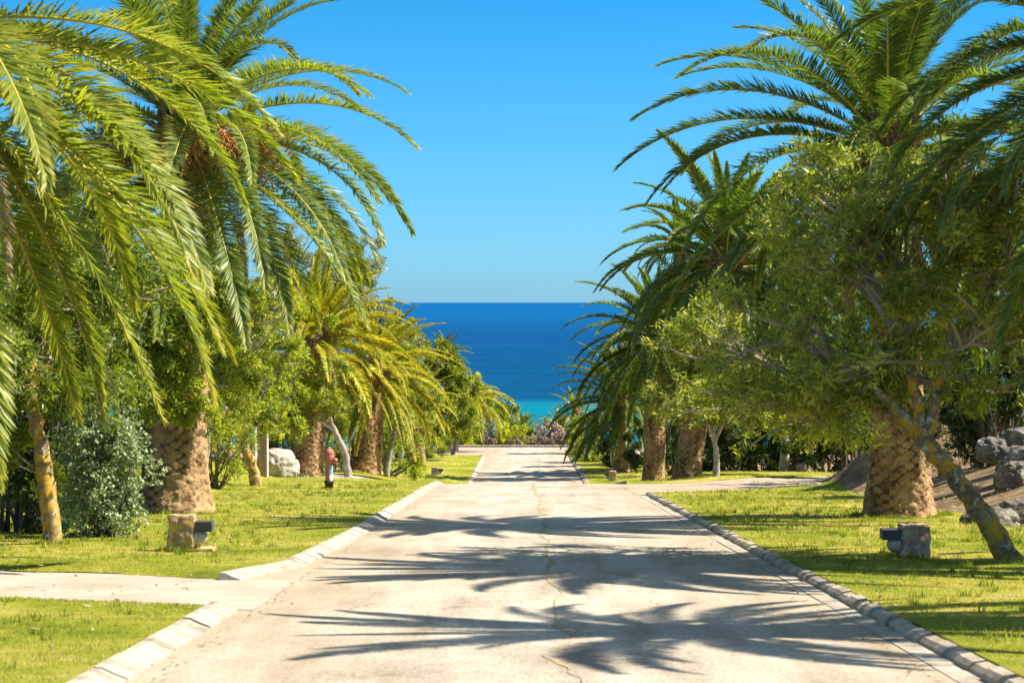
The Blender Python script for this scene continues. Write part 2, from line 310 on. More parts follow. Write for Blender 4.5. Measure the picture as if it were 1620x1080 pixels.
drive('side_lane', -2.72, -24, lambda x: 70.5 + .35 * (-x - 2.8), lambda x: 76 + .5 * (-x - 2.8), .006)

# lawns
LAWN = []      # (ymin(x), ymax(x), xi(y), xo(y))
def lawn(name, x0, x1, ya, yb, dz=.085, nx=40, ny=60, label=None, grass=True):
    """patch between x0(y-free) edges and slanting ends; x runs from the kerb outwards"""
    xx = x0 + (x1 - x0) * np.linspace(0, 1, nx) ** 1.3
    A = ya(xx) + .05 * np.sin(xx * 7) * np.sin(xx * 2.3); B = yb(xx) + .05 * np.sin(xx * 8 + 1) * np.sin(xx * 3); v = np.linspace(0, 1, ny); X = np.repeat(xx[:, None], ny, 1); Y = A[:, None] + (B - A)[:, None] * v
    e = np.minimum(np.minimum(Y - A[:, None], B[:, None] - Y), np.abs(X - x0)); e2 = np.minimum(e, np.abs(x1 - X))
    if x0 < 0: X = X - (.62 * (1 - sm(23.6, 26.6, Y)) * (Y > 23) + .1 * (1 - sm(26, 34, Y)) * (Y > 23)) * (1 - sm(0, 3, np.abs(X - x0)))
    Z = ground_z(X, Y) + dz - .072 * (1 - sm(0, .55, np.minimum(Y - A[:, None], B[:, None] - Y))) - .1 * (1 - sm(0, .5, np.abs(x1 - X)))
    mb = MB(); mb.add(np.stack([X, Y, Z], -1).reshape(-1, 3), grid_faces(nx, ny), smooth=True)
    rim = [np.stack([q[0] for q in (X, Y, Z)], -1)] ; 
    for rimv in (np.stack([X[0], Y[0], Z[0]], -1), np.stack([X[:, 0], Y[:, 0], Z[:, 0]], -1), np.stack([X[:, -1], Y[:, -1], Z[:, -1]], -1)):
        low = rimv.copy(); low[:, 2] -= .14; n = len(rimv); mb.add(np.vstack([rimv, low]), np.array([[i, i + 1, n + i + 1, n + i] for i in range(n - 1)]))
    tag(mb.build(name, M['lawn']), kind='structure')
    if grass: LAWN.append((x0, x1, ya, yb, dz))
lawn('lawn', -3.12, -15, lambda x: 4 + 0 * x, lambda x: 19.95 + .42 * (-x - 2.8))
lawn('lawn', -2.98, -12.5, lambda x: 24.0 + .36 * (-x - 2.8), lambda x: 70.3 + .35 * (-x - 2.8), nx=60, ny=160)
lawn('lawn', 3.52, 8.9, lambda x: 4 + 0 * x, lambda x: 55.0 + 1.05 * (x - 3.6), nx=40, ny=160)
lawn('lawn', 3.5, 13, lambda x: 67.3 + 1.05 * (x - 3.2), lambda x: 88 + 0 * x, nx=40, ny=40)
lawn('lawn', 3.5, 9, lambda x: 88.3 + 0 * x, lambda x: 143 + 0 * x, nx=30, ny=60)
lawn('lawn', -3.0, -11, lambda x: 78 + .5 * (-x - 2.8), lambda x: 145 + 0 * x, nx=30, ny=70)

# grass blades over the lawns, thinning with distance because they get smaller in view
def grass():
    rng = np.random.default_rng(5); P = []; HH = []
    for (x0, x1, ya, yb, dz) in LAWN:
        for (d0, d1, dens, hh) in ((10, 18, 2300, .028), (18, 26, 1400, .032), (26, 38, 600, .038), (38, 56, 260, .048), (56, 92, 90, .06), (92, 146, 35, .08)):
            area = abs(x1 - x0) * (d1 - d0); n = int(area * dens)
            x = rng.uniform(min(x0, x1), max(x0, x1), n); y = rng.uniform(d0, d1, n)
            px = 829 + x / y * FPX
            k = (y > ya(x) - .04) & (y < yb(x) + .05) & ((x > 0) | (y < 23) | (x < -3.02 - .62 * (1 - sm(23.6, 26.6, y)) - .1 * (1 - sm(26, 34, y)))) & (px > -120) & (px < 1740) & (vnoise(x, y, 1.3, 4) + .8 * vnoise(x, y, 4, 1) > rng.uniform(-1.5, 1.1, n))
            edge = np.abs(x - x0) < .12
            x = x[k]; y = y[k]; P.append(np.stack([x, y, ground_z(x, y) + dz - .10 * (1 - sm(0, .5, np.abs(x1 - x))) - .012 - .06 * (1 - sm(0, .55, np.minimum(y - ya(x), yb(x) - y)))], -1)); HH.append(np.full(len(x), hh))
    nc = 2600; cx = np.where(rng.random(nc) < .5, rng.uniform(-10, -3.7, nc), rng.uniform(3.75, 8.4, nc)); cy = rng.uniform(14, 62, nc)      # taller weedy tufts
    for (rx_, ry_, rr_) in [(-7.2, 41, .92), (7.52, 39.8, .84), (-7.0, 29.6, .2), (6.6, 26.5, .22), (-4.87, 28.3, .27), (5.29, 27, .27), (-8.4, 77, .75), (-6.7, 84, .8), (-5.62, 57.3, .16)]:
        a_ = rng.uniform(0, 6.28, int(150 * rr_)); cx = np.append(cx, rx_ + np.cos(a_) * rr_ * rng.uniform(.95, 1.2, len(a_))); cy = np.append(cy, ry_ + np.sin(a_) * rr_ * rng.uniform(.95, 1.2, len(a_)))
    ok = ~((cx < 0) & (cy > 19.3 + .36 * (-cx - 2.8)) & (cy < 24.8 + .44 * (-cx - 2.8))) & ~((cx > 0) & (cy > 54 + 1.05 * (cx - 3.6)) & (cy < 68 + 1.05 * (cx - 3.2))); cx = cx[ok]; cy = cy[ok]
    tx = np.repeat(cx, 16) + rng.normal(0, .035, len(cx) * 16); ty = np.repeat(cy, 16) + rng.normal(0, .035, len(cx) * 16); P.append(np.stack([tx, ty, ground_z(tx, ty) + .07], -1)); HH.append(np.repeat(rng.uniform(.05, .11, len(cx)), 16)); nt_ = len(tx)
    P = np.concatenate(P); H = np.concatenate(HH) * rng.uniform(.5, 1.35, len(P)); n = len(P)
    a = rng.uniform(0, 2 * math.pi, n); w = H * .16; w[-nt_:] *= .6; lean = rng.uniform(.1, .7, n) * H; b = rng.uniform(0, 2 * math.pi, n)
    W = np.stack([np.cos(a) * w, np.sin(a) * w, 0 * w], -1); T = P + np.stack([np.cos(b) * lean, np.sin(b) * lean, H], -1)
    V = np.stack([P - W, P + W, T], 1).reshape(-1, 3); F = np.arange(3 * n).reshape(-1, 3)
    dry = sm(.25, .75, vnoise(P[:, 0], P[:, 1], .55, 9) + .5 * vnoise(P[:, 0], P[:, 1], 2.2, 5)); var = np.clip(.46 + .42 * dry + .16 * vnoise(P[:, 0], P[:, 1], .45, 3) + .22 * vnoise(P[:, 0], P[:, 1], 3.1, 6) + .10 * vnoise(P[:, 0], P[:, 1], 9, 8) + rng.normal(0, .17, n), 0, 1); var[-nt_:] = np.clip(var[-nt_:] - .28, 0, 1)
    mb = MB(); mb.add(V, F, 0, var); tag(mb.build('grass', M['grass']), 'short yellow green grass blades covering the lawns beside the road', 'grass', kind='stuff')
    print('grass blades', n)
grass()

# kerbs: each stone is a block in one swept mesh
def kerb(name, xf, y0, y1, prof, step, m, rng, gap=.022, jit=.007):
    mb = MB(); y = y0; P = np.array(prof); k = len(P)
    while y < y1 - .05:
        e = min(y + step - gap, y1); ya = [y, (y + e) / 2, e]; dx = rng.uniform(-jit, jit); dzz = rng.uniform(-jit, jit); V = []
        for q in ya:
            b = float(xf(np.array([q]))[0]); X = b + P[:, 0] + dx; V.append(np.stack([X, np.full(k, q), road_z(q) + P[:, 1] + dzz], -1))
        V = np.array(V).reshape(-1, 3); mb.add(V, grid_faces(3, k), var=rng.uniform(0, 1))
        mb.add(V[:k], np.array([list(range(k))])); mb.add(V[-k:], np.array([list(range(k))[::-1]])); y += step
    return tag(mb.build(name, m), kind='structure')
krng = np.random.default_rng(2)
lp = [(.03, -.06), (.03, .018), (-.06, .05), (-.15, .095), (-.22, .10), (-.23, -.06)]
def k_left(y): return r_left(y) - .55 * (1 - sm(23.6, 26.6, y)) - .12 * (1 - sm(26, 34, y))
kerb('kerb', r_left, 2, 19.9, lp, .95, M['kerb'], krng)
kerb('kerb', k_left, 23.9, 70.4, lp, .95, M['kerb'], krng)
kerb('kerb', r_left, 104, 144.5, lp, .95, M['kerb'], krng)
kerb('gutter', C(3.2), 2, 54.2, [(-.06, -.05), (-.06, .008), (.13, .014), (.13, -.05)], 1.9, M['kerb'], krng, gap=.012, jit=.004)
kerb('kerb', C(3.35), 2, 54.6, [(-.02, -.05), (0, .05), (.04, .085), (.13, .10), (.145, -.05)], .48, M['kerb_old'], krng, gap=.03, jit=.018)
kerb('kerb', C(3.35), 68, 142, [(-.10, -.05), (-.1, .05), (.045, .10), (.17, .115), (.185, -.05)], .6, M['kerb_old'], krng, gap=.03, jit=.012)
# kerb along the far planting bed
def farkerb():
    mb = MB(); xx = np.arange(-12, 20, .6); rng = np.random.default_rng(4)
    for x in xx:
        y = 166.4 + rng.uniform(-.03, .03); z = gz(x, y); P = np.array([(0, -.1), (0, .16), (.3, .18), (.3, -.1)])
        V = np.array([[[q, y + p[0], z + p[1] + 0] for p in P] for q in (x, x + .56)]).reshape(-1, 3)
        mb.add(V, np.array([[0, 1, 5, 4], [1, 2, 6, 5], [2, 3, 7, 6], [0, 1, 2, 3], [4, 5, 6, 7]]))
    tag(mb.build('kerb', M['kerb']), kind='structure')
farkerb()
# moss-filled crack down the road
def crack():
    rng = np.random.default_rng(8); mb = MB(); X0 = [(11, .55), (14.4, .42), (16, .22), (17.2, .40), (19, .32), (21, .36), (24, .34), (27, .33), (30, .37), (34, .36), (38, .40), (42, .45), (47, .38), (52, .45), (58, .33), (66, .33), (70, .4)]
    y = 10.0; P = []
    while y < 70: 
        P.append((np.interp(y, [a for a, b in X0], [b for a, b in X0]) + .07 * vnoise(0, y, 1.1) + .03 * vnoise(0, y, 4.3, 2) + rng.normal(0, .008), y)); y += .12 + .003 * y
    w = [max(.0015, (.002 + .030 * max(0, vnoise(3, p[1], .55, 1) + vnoise(1, p[1], 2.1, 7)) ) * (1 + p[1] / 55)) for p in P]
    V = [];
    for (x, y), ww in zip(P, w): z = float(road_z(y)); V += [[x - ww * rng.uniform(.6, 1.4), y, z + .004], [x, y, z + .009], [x + ww * rng.uniform(.6, 1.4), y, z + .004]]
    mb.add(V, grid_faces(len(P), 3), smooth=True)
    tag(mb.build('moss', M['moss']), 'thin wandering line of yellowed moss growing in the crack along the road', 'moss', kind='stuff')
crack()

# ------------------------------------------------------------------ sea
def sea():
    m, n = mat('sea_water'); out = N(n, 'ShaderNodeOutputMaterial'); p = N(n, 'ShaderNodeBsdfDiffuse'); gl = N(n, 'ShaderNodeBsdfGlossy', Roughness=.35); mxs = N(n, 'ShaderNodeMixShader'); mxs.inputs[0].default_value = .03; L(n, p.outputs[0], mxs.inputs[1]); L(n, gl.outputs[0], mxs.inputs[2]); L(n, mxs.outputs[0], out.inputs[0])
    tc = N(n, 'ShaderNodeTexCoord'); sx = N(n, 'ShaderNodeSeparateXYZ'); L(n, tc.outputs['Object'], sx.inputs[0])
    nf = noise_fac(n, .012, 4, .6, stretch=(.35, 1, 1)); ma = N(n, 'ShaderNodeMath', operation='MULTIPLY_ADD'); L(n, nf, ma.inputs[0]); ma.inputs[1].default_value = 30; L(n, sx.outputs[1], ma.inputs[2])
    mr = N(n, 'ShaderNodeMapRange'); mr.inputs[1].default_value = 500; mr.inputs[2].default_value = 5500; L(n, ma.outputs[0], mr.inputs[0])
    r = ramp(n, [(0.0, (.0, .11, .17)), (.060, (.0, .15, .21)), (.068, (.0, .056, .135)), (.30, (.0, .052, .155)), (1.0, (.0, .08, .225))]); L(n, mr.outputs[0], r.inputs[0])
    # darker gusts and pale swell lines
    g1 = ramp(n, [(.36, (.7, .78, .84)), (.62, (1.15, 1.12, 1.1))]); L(n, noise_fac(n, .035, 9, .8, stretch=(.45, 1, 1)), g1.inputs[0])
    c = mixc(n, 1.0, r.outputs[0], g1.outputs[0], 'MULTIPLY')
    f1 = ramp(n, [(.60, (0, 0, 0)), (.68, (.6, .6, .6))]); L(n, noise_fac(n, .009, 5, .62, stretch=(.08, 1.3, 1)), f1.inputs[0])
    L(n, mixc(n, f1.outputs[0], c, (.005, .10, .25)), p.inputs['Color'])
    b = N(n, 'ShaderNodeBump', Strength=.5, Distance=1.0); L(n, noise_fac(n, .25, 5, .6, stretch=(.5, 1, 1)), b.inputs['Height']); L(n, b.outputs[0], p.inputs['Normal'])
    mb = MB(); e = np.array([60, 700, 1500, 6000, 40000, 180000.]); V = []
    for y in e:
        for s in (-1, 1): V.append([s * max(4000, y * .8), y + (240 if y < 100 else 0), -38.17])
    mb.add(V, grid_faces(len(e), 2)); tag(mb.build('sea', m), kind='structure')
sea()

# ------------------------------------------------------------------ palms
def frond_mesh(name, e0, Bd, Lf, nl, llen, mat_leaf, seed, w=.030, nsag=.14):
    rng = np.random.default_rng(seed); K = 26; s = np.linspace(0, 1, K)
    th = np.radians(np.maximum(e0 - Bd * s ** 1.45, -86)); ps = np.radians(rng.uniform(-16, 16)) * s ** 1.5
    T = np.stack([np.cos(th) * np.cos(ps), np.cos(th) * np.sin(ps), np.sin(th)], -1)
    P = np.concatenate([[[0, 0, 0]], np.cumsum((T[1:] + T[:-1]) / 2 * Lf / (K - 1), 0)])
    mb = MB(); tube(mb, P, np.interp(s, [0, .06, .3, 1], [.065, .034, .022, .004]) * Lf / 4.6, 5, 1)
    ip = lambda A, q: np.stack([np.interp(q, s, A[:, i]) for i in range(3)], -1)
    for sg in (-1, 1):
        q = np.linspace(.10, 1, nl) + rng.uniform(-.3, .3, nl) / nl; q = np.clip(q, 0, 1)
        p0 = ip(P, q); t = norm(ip(T, q)); S = norm(np.cross(np.array([0, 0, 1.0]), t)); Nn = np.cross(t, S)
        ln = llen * np.interp(q, [.08, .16, .28, .5, .8, 1], [.20, .55, .92, 1.0, .72, .34]) * rng.uniform(.86, 1.1, nl)
        al = np.radians(np.interp(q, [.1, .5, 1], [68, 57, 26]) + rng.normal(0, 3.5, nl)); vv = np.radians(rng.choice([8, 20, 34], nl) + rng.normal(0, 5, nl))
        d0 = t * np.cos(al)[:, None] + (sg * S * np.cos(vv)[:, None] + Nn * np.sin(vv)[:, None]) * np.sin(al)[:, None]; d0 = norm(d0)
        d1 = norm(d0 + np.array([0, 0, -1.0]) * (nsag * rng.uniform(.4, 1.3, nl))[:, None])
        p1 = p0 + d0 * (ln * .5)[:, None]; p2 = p1 + d1 * (ln * .5)[:, None]
        wd = norm(t - (t * d0).sum(-1, keepdims=True) * d0); wd = norm(wd + Nn * rng.normal(.15, .3, (nl, 1)))
        wv = wd * (w * rng.uniform(.8, 1.15, nl) / 2)[:, None]
        V = np.stack([p0 - wv * .6, p0 + wv * .6, p1 + wv, p1 - wv, p2], 1).reshape(-1, 3); b = np.arange(nl)[:, None] * 5
        var = np.clip(.45 + rng.normal(0, .13, nl) + np.where(q > .93, .2, 0), 0, 1)
        mb.add(V, np.array([[0, 1, 2, 3]]) + b, 0, var); mb.add(V, np.array([[3, 2, 4]]) + b, 0, np.clip(var + .08, 0, 1))
    return mb.mesh(name, [mat_leaf, M['rachis']])
FR = {}
def fronds(kind, detail):
    key = (kind, detail)
    if key in FR: return FR[key]
    els = [(-50, 26), (-66, 14)] if kind == 'dead' else [(84, 16), (76, 28), (66, 42), (56, 58), (44, 70), (32, 76), (18, 74), (4, 68), (-12, 62), (-30, 46), (-50, 28)]
    nl = {'near': 225, 'mid': 180, 'far': 100}[detail]; wd = {'near': .030, 'mid': .052, 'far': .085}[detail]; out = []
    for i, (e0, B) in enumerate(els):
        for k in range(3):
            rg = random.Random(i * 10 + k)
            out.append((e0, frond_mesh('frond', e0 + rg.uniform(-4, 4), B * rg.uniform(.8, 1.12), 4.6, nl, .47, M['palm_' + kind], 100 * i + k + hash(kind) % 7 * 0, wd)))
    FR[key] = out; return out

def palm_trunk(mb, H, r0, r1, lean, seed, nth, nz, z0=-.4):
    rng = np.random.default_rng(seed); z = np.linspace(z0, H, nz); th = np.linspace(0, 2 * math.pi, nth, endpoint=False)
    TH, ZZ = np.meshgrid(th, z); n1 = 11; h = .225; wz = np.array([[fbm((math.cos(t) * 1.5, math.sin(t) * 1.5, q), .9, 3) for t in th[::4]] for q in z[::4]]); wz = np.repeat(np.repeat(wz, 4, 0), 4, 1)[:nz, :nth]
    u = TH / (2 * math.pi) * n1 + .45 * wz; v = ZZ / h + .9 * wz + .10 * np.sin(TH * 3 + seed)
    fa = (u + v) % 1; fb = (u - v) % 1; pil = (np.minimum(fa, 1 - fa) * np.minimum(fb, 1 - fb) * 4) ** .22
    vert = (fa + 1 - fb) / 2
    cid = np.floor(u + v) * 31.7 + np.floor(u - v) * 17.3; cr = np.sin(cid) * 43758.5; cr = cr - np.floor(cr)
    base = r1 + (r0 - r1) * np.exp(-np.maximum(ZZ, 0) / 1.25) + .05 * np.sin(ZZ * .9 + seed) * sm(1, 3, ZZ)
    rr = base + .026 * pil * (.1 + 1.2 * vert) + .034 * cr * pil + .05 * wz + rng.normal(0, .006, ZZ.shape)
    rr += .04 * sm(.35, 0, 0) + .10 * np.exp(-((ZZ - 0.0) / .16) ** 2) * (np.sin(TH * 11 + seed) * .4 + .3)
    lx = lean[0] * np.clip(ZZ / H, 0, 1) ** 1.3; ly = lean[1] * np.clip(ZZ / H, 0, 1) ** 1.3
    V = np.stack([rr * np.cos(TH) + lx, rr * np.sin(TH) + ly, ZZ], -1)
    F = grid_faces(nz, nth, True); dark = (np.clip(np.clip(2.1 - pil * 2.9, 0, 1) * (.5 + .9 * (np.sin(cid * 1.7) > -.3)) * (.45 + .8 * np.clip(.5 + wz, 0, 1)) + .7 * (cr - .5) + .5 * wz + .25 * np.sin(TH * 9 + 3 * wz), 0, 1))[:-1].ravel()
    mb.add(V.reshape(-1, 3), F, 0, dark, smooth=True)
def palm(label, px, d, H, crown_px=None, r0=.62, r1=.44, scale=1.0, kind='y', detail='near', n=58, seed=1, stalks=0, emin=-42, emax=86, group=None, x=None, tilt=None, boss=1.0, ly=None):
    rng = random.Random(seed); x = (px - 829) / FPX * d if x is None else x; z = gz(x, d)
    lean = ((crown_px - px) / FPX * d if crown_px is not None else rng.uniform(-.2, .2), rng.uniform(-.2, .2))
    root = empty('palm_tree', (x, d, z)); tag(root, label, 'palm tree', group or 'canary palms lining the road')
    if ly is not None: lean = (lean[0], ly)
    nth, nz = {'near': (143, int(H / .026)), 'mid': (104, int(H / .045)), 'far': (52, int(H / .1))}[detail]
    t = MB(); palm_trunk(t, H, r0, r1, lean, seed, nth, nz); t.build('trunk', M['bark'], root)
    b = MB(); nr = np.random.default_rng(seed + 9)          # swollen head of sawn leaf bases
    lathe(b, [(r1 * .95, H - .5), (r1 * 1.15 * boss, H - .2), (r1 * 1.25 * boss, H + .2), (r1 * .8, H + .55), (.05, H + .8)], 20, 0, origin=(lean[0], lean[1], 0))
    ns = {'near': 190, 'mid': 110, 'far': 40}[detail]
    for i in range(ns):
        a = i * 2.39996; hh = H - .75 + 1.25 * i / ns; o = np.array([math.cos(a), math.sin(a), 0]); rr = r1 * (1.0 + .25 * boss * math.sin(math.pi * i / ns))
        p = np.array([lean[0], lean[1], hh]) + o * rr * .8; up = np.array([0, 0, 1.0]); ln = nr.uniform(.16, .34)
        tube(b, [p, p + (o * .7 + up * .5) * ln * .6, p + (o * .75 + up * .95) * ln], [.07, .055, .035], 4, 0)
    b.build('leaf_bases', M['boss'], root)
    fr = fronds(kind, detail)
    for i in range(n):
        k = (i + .5) / n; e = emax - (emax - emin) * k ** .92; e += rng.uniform(-6, 6)
        cand = sorted(fr, key=lambda q: abs(q[0] - e))[:4]; me = rng.choice(cand)[1]
        a = i * 2.39996 + rng.uniform(-.25, .25); o = bpy.data.objects.new('frond', me); rad = r1 * .9 * (.15 + .85 * k)
        o.location = (lean[0] + math.cos(a) * rad, lean[1] + math.sin(a) * rad, H + .55 - 1.0 * k)
        s = scale * (.62 + .38 * min(1, k * 4)) * rng.uniform(.9, 1.1); o.scale = (s, s, s); o.rotation_euler = (rng.uniform(-.12, .12), rng.uniform(-.06, .06), a)
        link(o, root)
    dm = fronds('dead', detail)
    for i in range(3 if detail == 'near' else 2):           # withered fronds hanging under the crown
        a = rng.uniform(-3.0, .2); o = bpy.data.objects.new('frond', dm[rng.randrange(len(dm))][1]); o['label'] = 'withered brown frond'; o.location = (lean[0] + math.cos(a) * r1, lean[1] + math.sin(a) * r1, H - .35); sc_ = scale * rng.uniform(.5, .72); o.scale = (sc_, sc_, sc_); o.rotation_euler = (rng.uniform(-.2, .2), .15, a); link(o, root)
    for i in range(stalks):                                 # spent orange flower stalks
        q = MB(); a = rng.uniform(-3.1, 0) if i > 2 else (-2.6, -.8, -1.6)[i]; o = np.array([math.cos(a), math.sin(a), 0]); st = np.array([lean[0], lean[1], H - .05]) + o * r1
        p1 = st + o * .45 + np.array([0, 0, .25]); p2 = st + o * .8 + np.array([0, 0, -.05]); tube(q, [st, p1, p2], [.03, .022, .018], 5)
        m_ = 240; c = np.repeat(p2[None], m_, 0) + nr.normal(0, .06, (m_, 3)) ; dd = norm(nr.normal(0, .5, (m_, 3)) + o * .5 + np.array([0, 0, -.75])); sticks(q, c, c + dd * nr.uniform(.4, 1.15, (m_, 1)), .009)
        q.build('flower_stalk', M['fibre'], root)
    return root

palm('tall palm with thick tan trunk and orange flower stalks, left lawn behind the stone lamp', 277, 41, 7.9, 300, .80, .43, 1.08, 'm', 'near', 78, 11, stalks=7)
palm('nearest left palm, leaning in from outside the frame with long drooping yellow green fronds', 0, 24.5, 6.7, None, .66, .46, 1.14, 'y', 'near', 78, 12, x=-7.6, emin=-58)
palm('golden palm with short upright crown and stout trunk behind the red hydrant', 485, 77, 5.2, 500, .58, .52, .86, 'gold', 'mid', 70, 13, emin=-28)
palm('palm with yellow fronds arching right over its slim trunk, right of the golden palm', 578, 84, 4.3, 592, .66, .50, .76, 'gold', 'mid', 74, 14, emin=-42)
palm('small palm with flared trunk foot at the near end of the far left lawn', 658, 126, 4.0, 668, .62, .40, .54, 'gold', 'far', 34, 15)
palm('farthest left roadside palm, golden drooping fronds beside the end of the road', 712, 154, 4.1, 744, .58, .42, .78, 'gold', 'far', 46, 16, emax=42)
palm('tall palm with flared brown trunk on the right lawn behind the stone lamp', 1425, 39.8, 7.3, 1375, .68, .45, 1.04, 'g', 'near', 78, 21, stalks=2, emin=-38, ly=-1.8)
palm('nearest right palm, only its dark drooping fronds reach into the upper right corner', 0, 26.2, 6.7, None, .66, .46, 0.88, 'g', 'near', 84, 22, x=8.0, emin=-48)
palm('right palm beside the camera, out of view, casting the nearest frond shadow', 0, 18.0, 6.6, None, .66, .46, .70, 'g', 'near', 44, 23, x=7.6, emin=-35)
palm('tall dark palm beyond the side road, its long fronds arching over the road edge', 1088, 76, 8.3, 1150, .50, .42, 1.16, 'g', 'mid', 84, 24)
palm('mid height dark palm with slim trunk left of the tall one beyond the side road', 1035, 92, 6.6, 1040, .48, .40, .95, 'g', 'mid', 76, 25)
palm('low dark palm with fronds hanging over the far right road edge', 985, 118, 4.2, 985, .5, .42, .98, 'g', 'mid', 74, 26, emin=-40)

# ------------------------------------------------------------------ broadleaf trees and shrubs
def leaves(mb, P, A, nleaf, ll, asp, rng, mat=0, vb=.5, vs=.22, spread=(25, 85)):
    """rosettes of lance-shaped leaves at points P facing A"""
    n = len(P); k = nleaf; A = norm(A + rng.normal(0, .35, A.shape)); S = norm(np.cross(A, np.array([.3, .2, .93]))); U = np.cross(A, S)
    az = rng.uniform(0, 2 * math.pi, (n, k)); t = np.radians(rng.uniform(*spread, (n, k))); l = ll * rng.uniform(.6, 1.25, (n, k))
    D = A[:, None] * np.cos(t)[..., None] + (S[:, None] * np.cos(az)[..., None] + U[:, None] * np.sin(az)[..., None]) * np.sin(t)[..., None]
    D[..., 2] -= .18; D = norm(D); W = norm(np.cross(D, norm(rng.normal(0, 1, D.shape) + A[:, None] * 1.2)))
    p0 = P[:, None] + rng.normal(0, ll * .30, (n, k, 3)); p2 = p0 + D * l[..., None]; pm = p0 + D * (l * .45)[..., None]
    w = (l * asp / 2)[..., None] * W; V = np.stack([p0, pm + w, p2, pm - w], 2).reshape(-1, 3)
    cv = np.clip(vb + rng.normal(0, vs, (n, 1)) + rng.normal(0, .10, (n, k)), 0, 1).ravel()
    mb.add(V, np.arange(4 * n * k).reshape(-1, 4), mat, cv)
def blob_points(c, r, nsub, ncl, rng, fill=.35, low=-.75):
    """sub-clumps in a blob's shell, clump points on the sub-clumps: gives uneven outline, gaps, light and dark"""
    q = norm(rng.normal(0, 1, (nsub * 3, 3))); q = q[q[:, 2] > low][:nsub]; ns = len(q)
    rad = np.where(rng.uniform(0, 1, ns) < fill, rng.uniform(.15, .6, ns), rng.uniform(.60, 1.16, ns))
    sc = c + q * r * rad[:, None]; sr = np.minimum(1.1, np.mean(r)) * rng.uniform(.16, .44, ns)
    i = rng.integers(0, ns, ncl); e = norm(rng.normal(0, 1, (ncl, 3)) + q[i] * .35 + np.array([0, 0, .35])); P = sc[i] + e * (sr[i] * rng.uniform(.35, 1.08, ncl))[:, None]
    return sc, P, norm(e * .8 + q[i] * .6 + np.array([0, 0, .25])), i
def bez(a, b, bend, n=7):
    t = np.linspace(0, 1, n)[:, None]; m = (a + b) / 2 + bend; return (1 - t) ** 2 * a + 2 * t * (1 - t) * m + t * t * b
def tree(name, label, cat, trunk, blobs, leafm='leaf', ll=.11, asp=.26, dens=1.0, nleaf=8, bark='lichen_w', twig='twig', seed=1, group=None, r0=.12, twr=.006, limb=.32, thick=None, foliage_name='foliage', low=-.75):
    """trunk: list of (px,py,d); blobs: (px,py,d,rx,ry,rz) in metres"""
    rng = np.random.default_rng(seed)
    tp = np.array([at(*t) for t in trunk]); base = tp[0].copy(); base[2] = gz(base[0], base[1]); tp[0] = base - np.array([0, 0, .12])
    root = empty(name, tuple(base)); tag(root, label, cat, group)
    tb = MB(); t = np.linspace(0, 1, len(tp)); q = np.linspace(0, 1, len(tp) * 5); tpi = np.stack([np.interp(q, t, tp[:, i]) for i in range(3)], -1)
    for _ in range(3): tpi[1:-1] = (tpi[:-2] + 2 * tpi[1:-1] + tpi[2:]) / 4
    tpi[1:-1] += rng.normal(0, r0 * .10, tpi[1:-1].shape); rad = r0 * np.interp(q, [0, .08, .5, 1], [1.35, 1.05, .85, .72])
    tube(tb, tpi - base, rad, 14, 0, wob=.10, rng=rng)
    fork = tpi[-1]; fo = MB()
    Z0 = MB(); limbs = MB()
    cs = np.array([at(*b[:3]) for b in blobs]); ang = np.arctan2(cs[:, 0] - fork[0], np.maximum(.2, cs[:, 2] - fork[2])); npr = min(4, max(1, (len(blobs) + 1) // 2)); order = np.argsort(ang); prim = {}
    def crooked(p): p = p.copy(); p[1:-1] += rng.normal(0, .035 * np.linalg.norm(p[-1] - p[0]) / 2, p[1:-1].shape); return p
    for j, grp in enumerate(np.array_split(order, npr)):
        m_ = cs[grp].mean(0); s0 = tpi[-1 - 2 * (j % 2)]; mid = s0 + (m_ - s0) * rng.uniform(.3, .45); mid[2] += .12 * np.linalg.norm(m_ - s0)
        tube(limbs, crooked(bez(s0, mid, np.array([0, 0, .05]), 7)) - base, np.linspace(r0 * .62, r0 * .42, 7), 9, 1, wob=.1, rng=rng)
        for i_ in grp: prim[i_] = mid
    for bi, b in enumerate(blobs):
        c = at(*b[:3]); r = np.array(b[3:6]); vol = r[0] * r[1] * r[2]; p0_ = prim[bi]
        lb = crooked(bez(p0_, c, np.array([rng.normal(0, .15), rng.normal(0, .15), -.08 * np.linalg.norm(c - p0_)]))); tube(limbs, lb - base, np.linspace(r0 * .42, r0 * .15, 7), 7, 0, wob=.1, rng=rng)
        area = (r[0] * r[2] + r[1] * r[2] + r[0] * r[1]) * 4
        ncl = int(area * 60 * dens * (.11 / ll) ** 1.35); nsub = int(10 + 9 * np.mean(r) ** 1.2)
        sc, P, A, idx = blob_points(c, r, nsub, ncl, rng, low=low)
        for s_ in sc[:int(len(sc) * .8)]:
            st = lb[rng.integers(3, 7)]; tube(limbs, bez(st, s_, rng.normal(0, .12, 3), 5) - base, np.linspace(r0 * limb * .55, r0 * .08, 5), 4, 0, cap=False)
        sel = rng.random(len(P)) < .22; a_ = sc[idx[sel]] + rng.normal(0, .05, (sel.sum(), 3)); sticks(limbs, a_ - base, P[sel] - base, twr)
        leaves(fo, P - base, A, nleaf, ll, asp, rng)
    tb.build('trunk', M[bark], root); limbs.build('branches', [M[twig], M[bark]], root); fo.build(foliage_name, M[leafm], root)
    return root
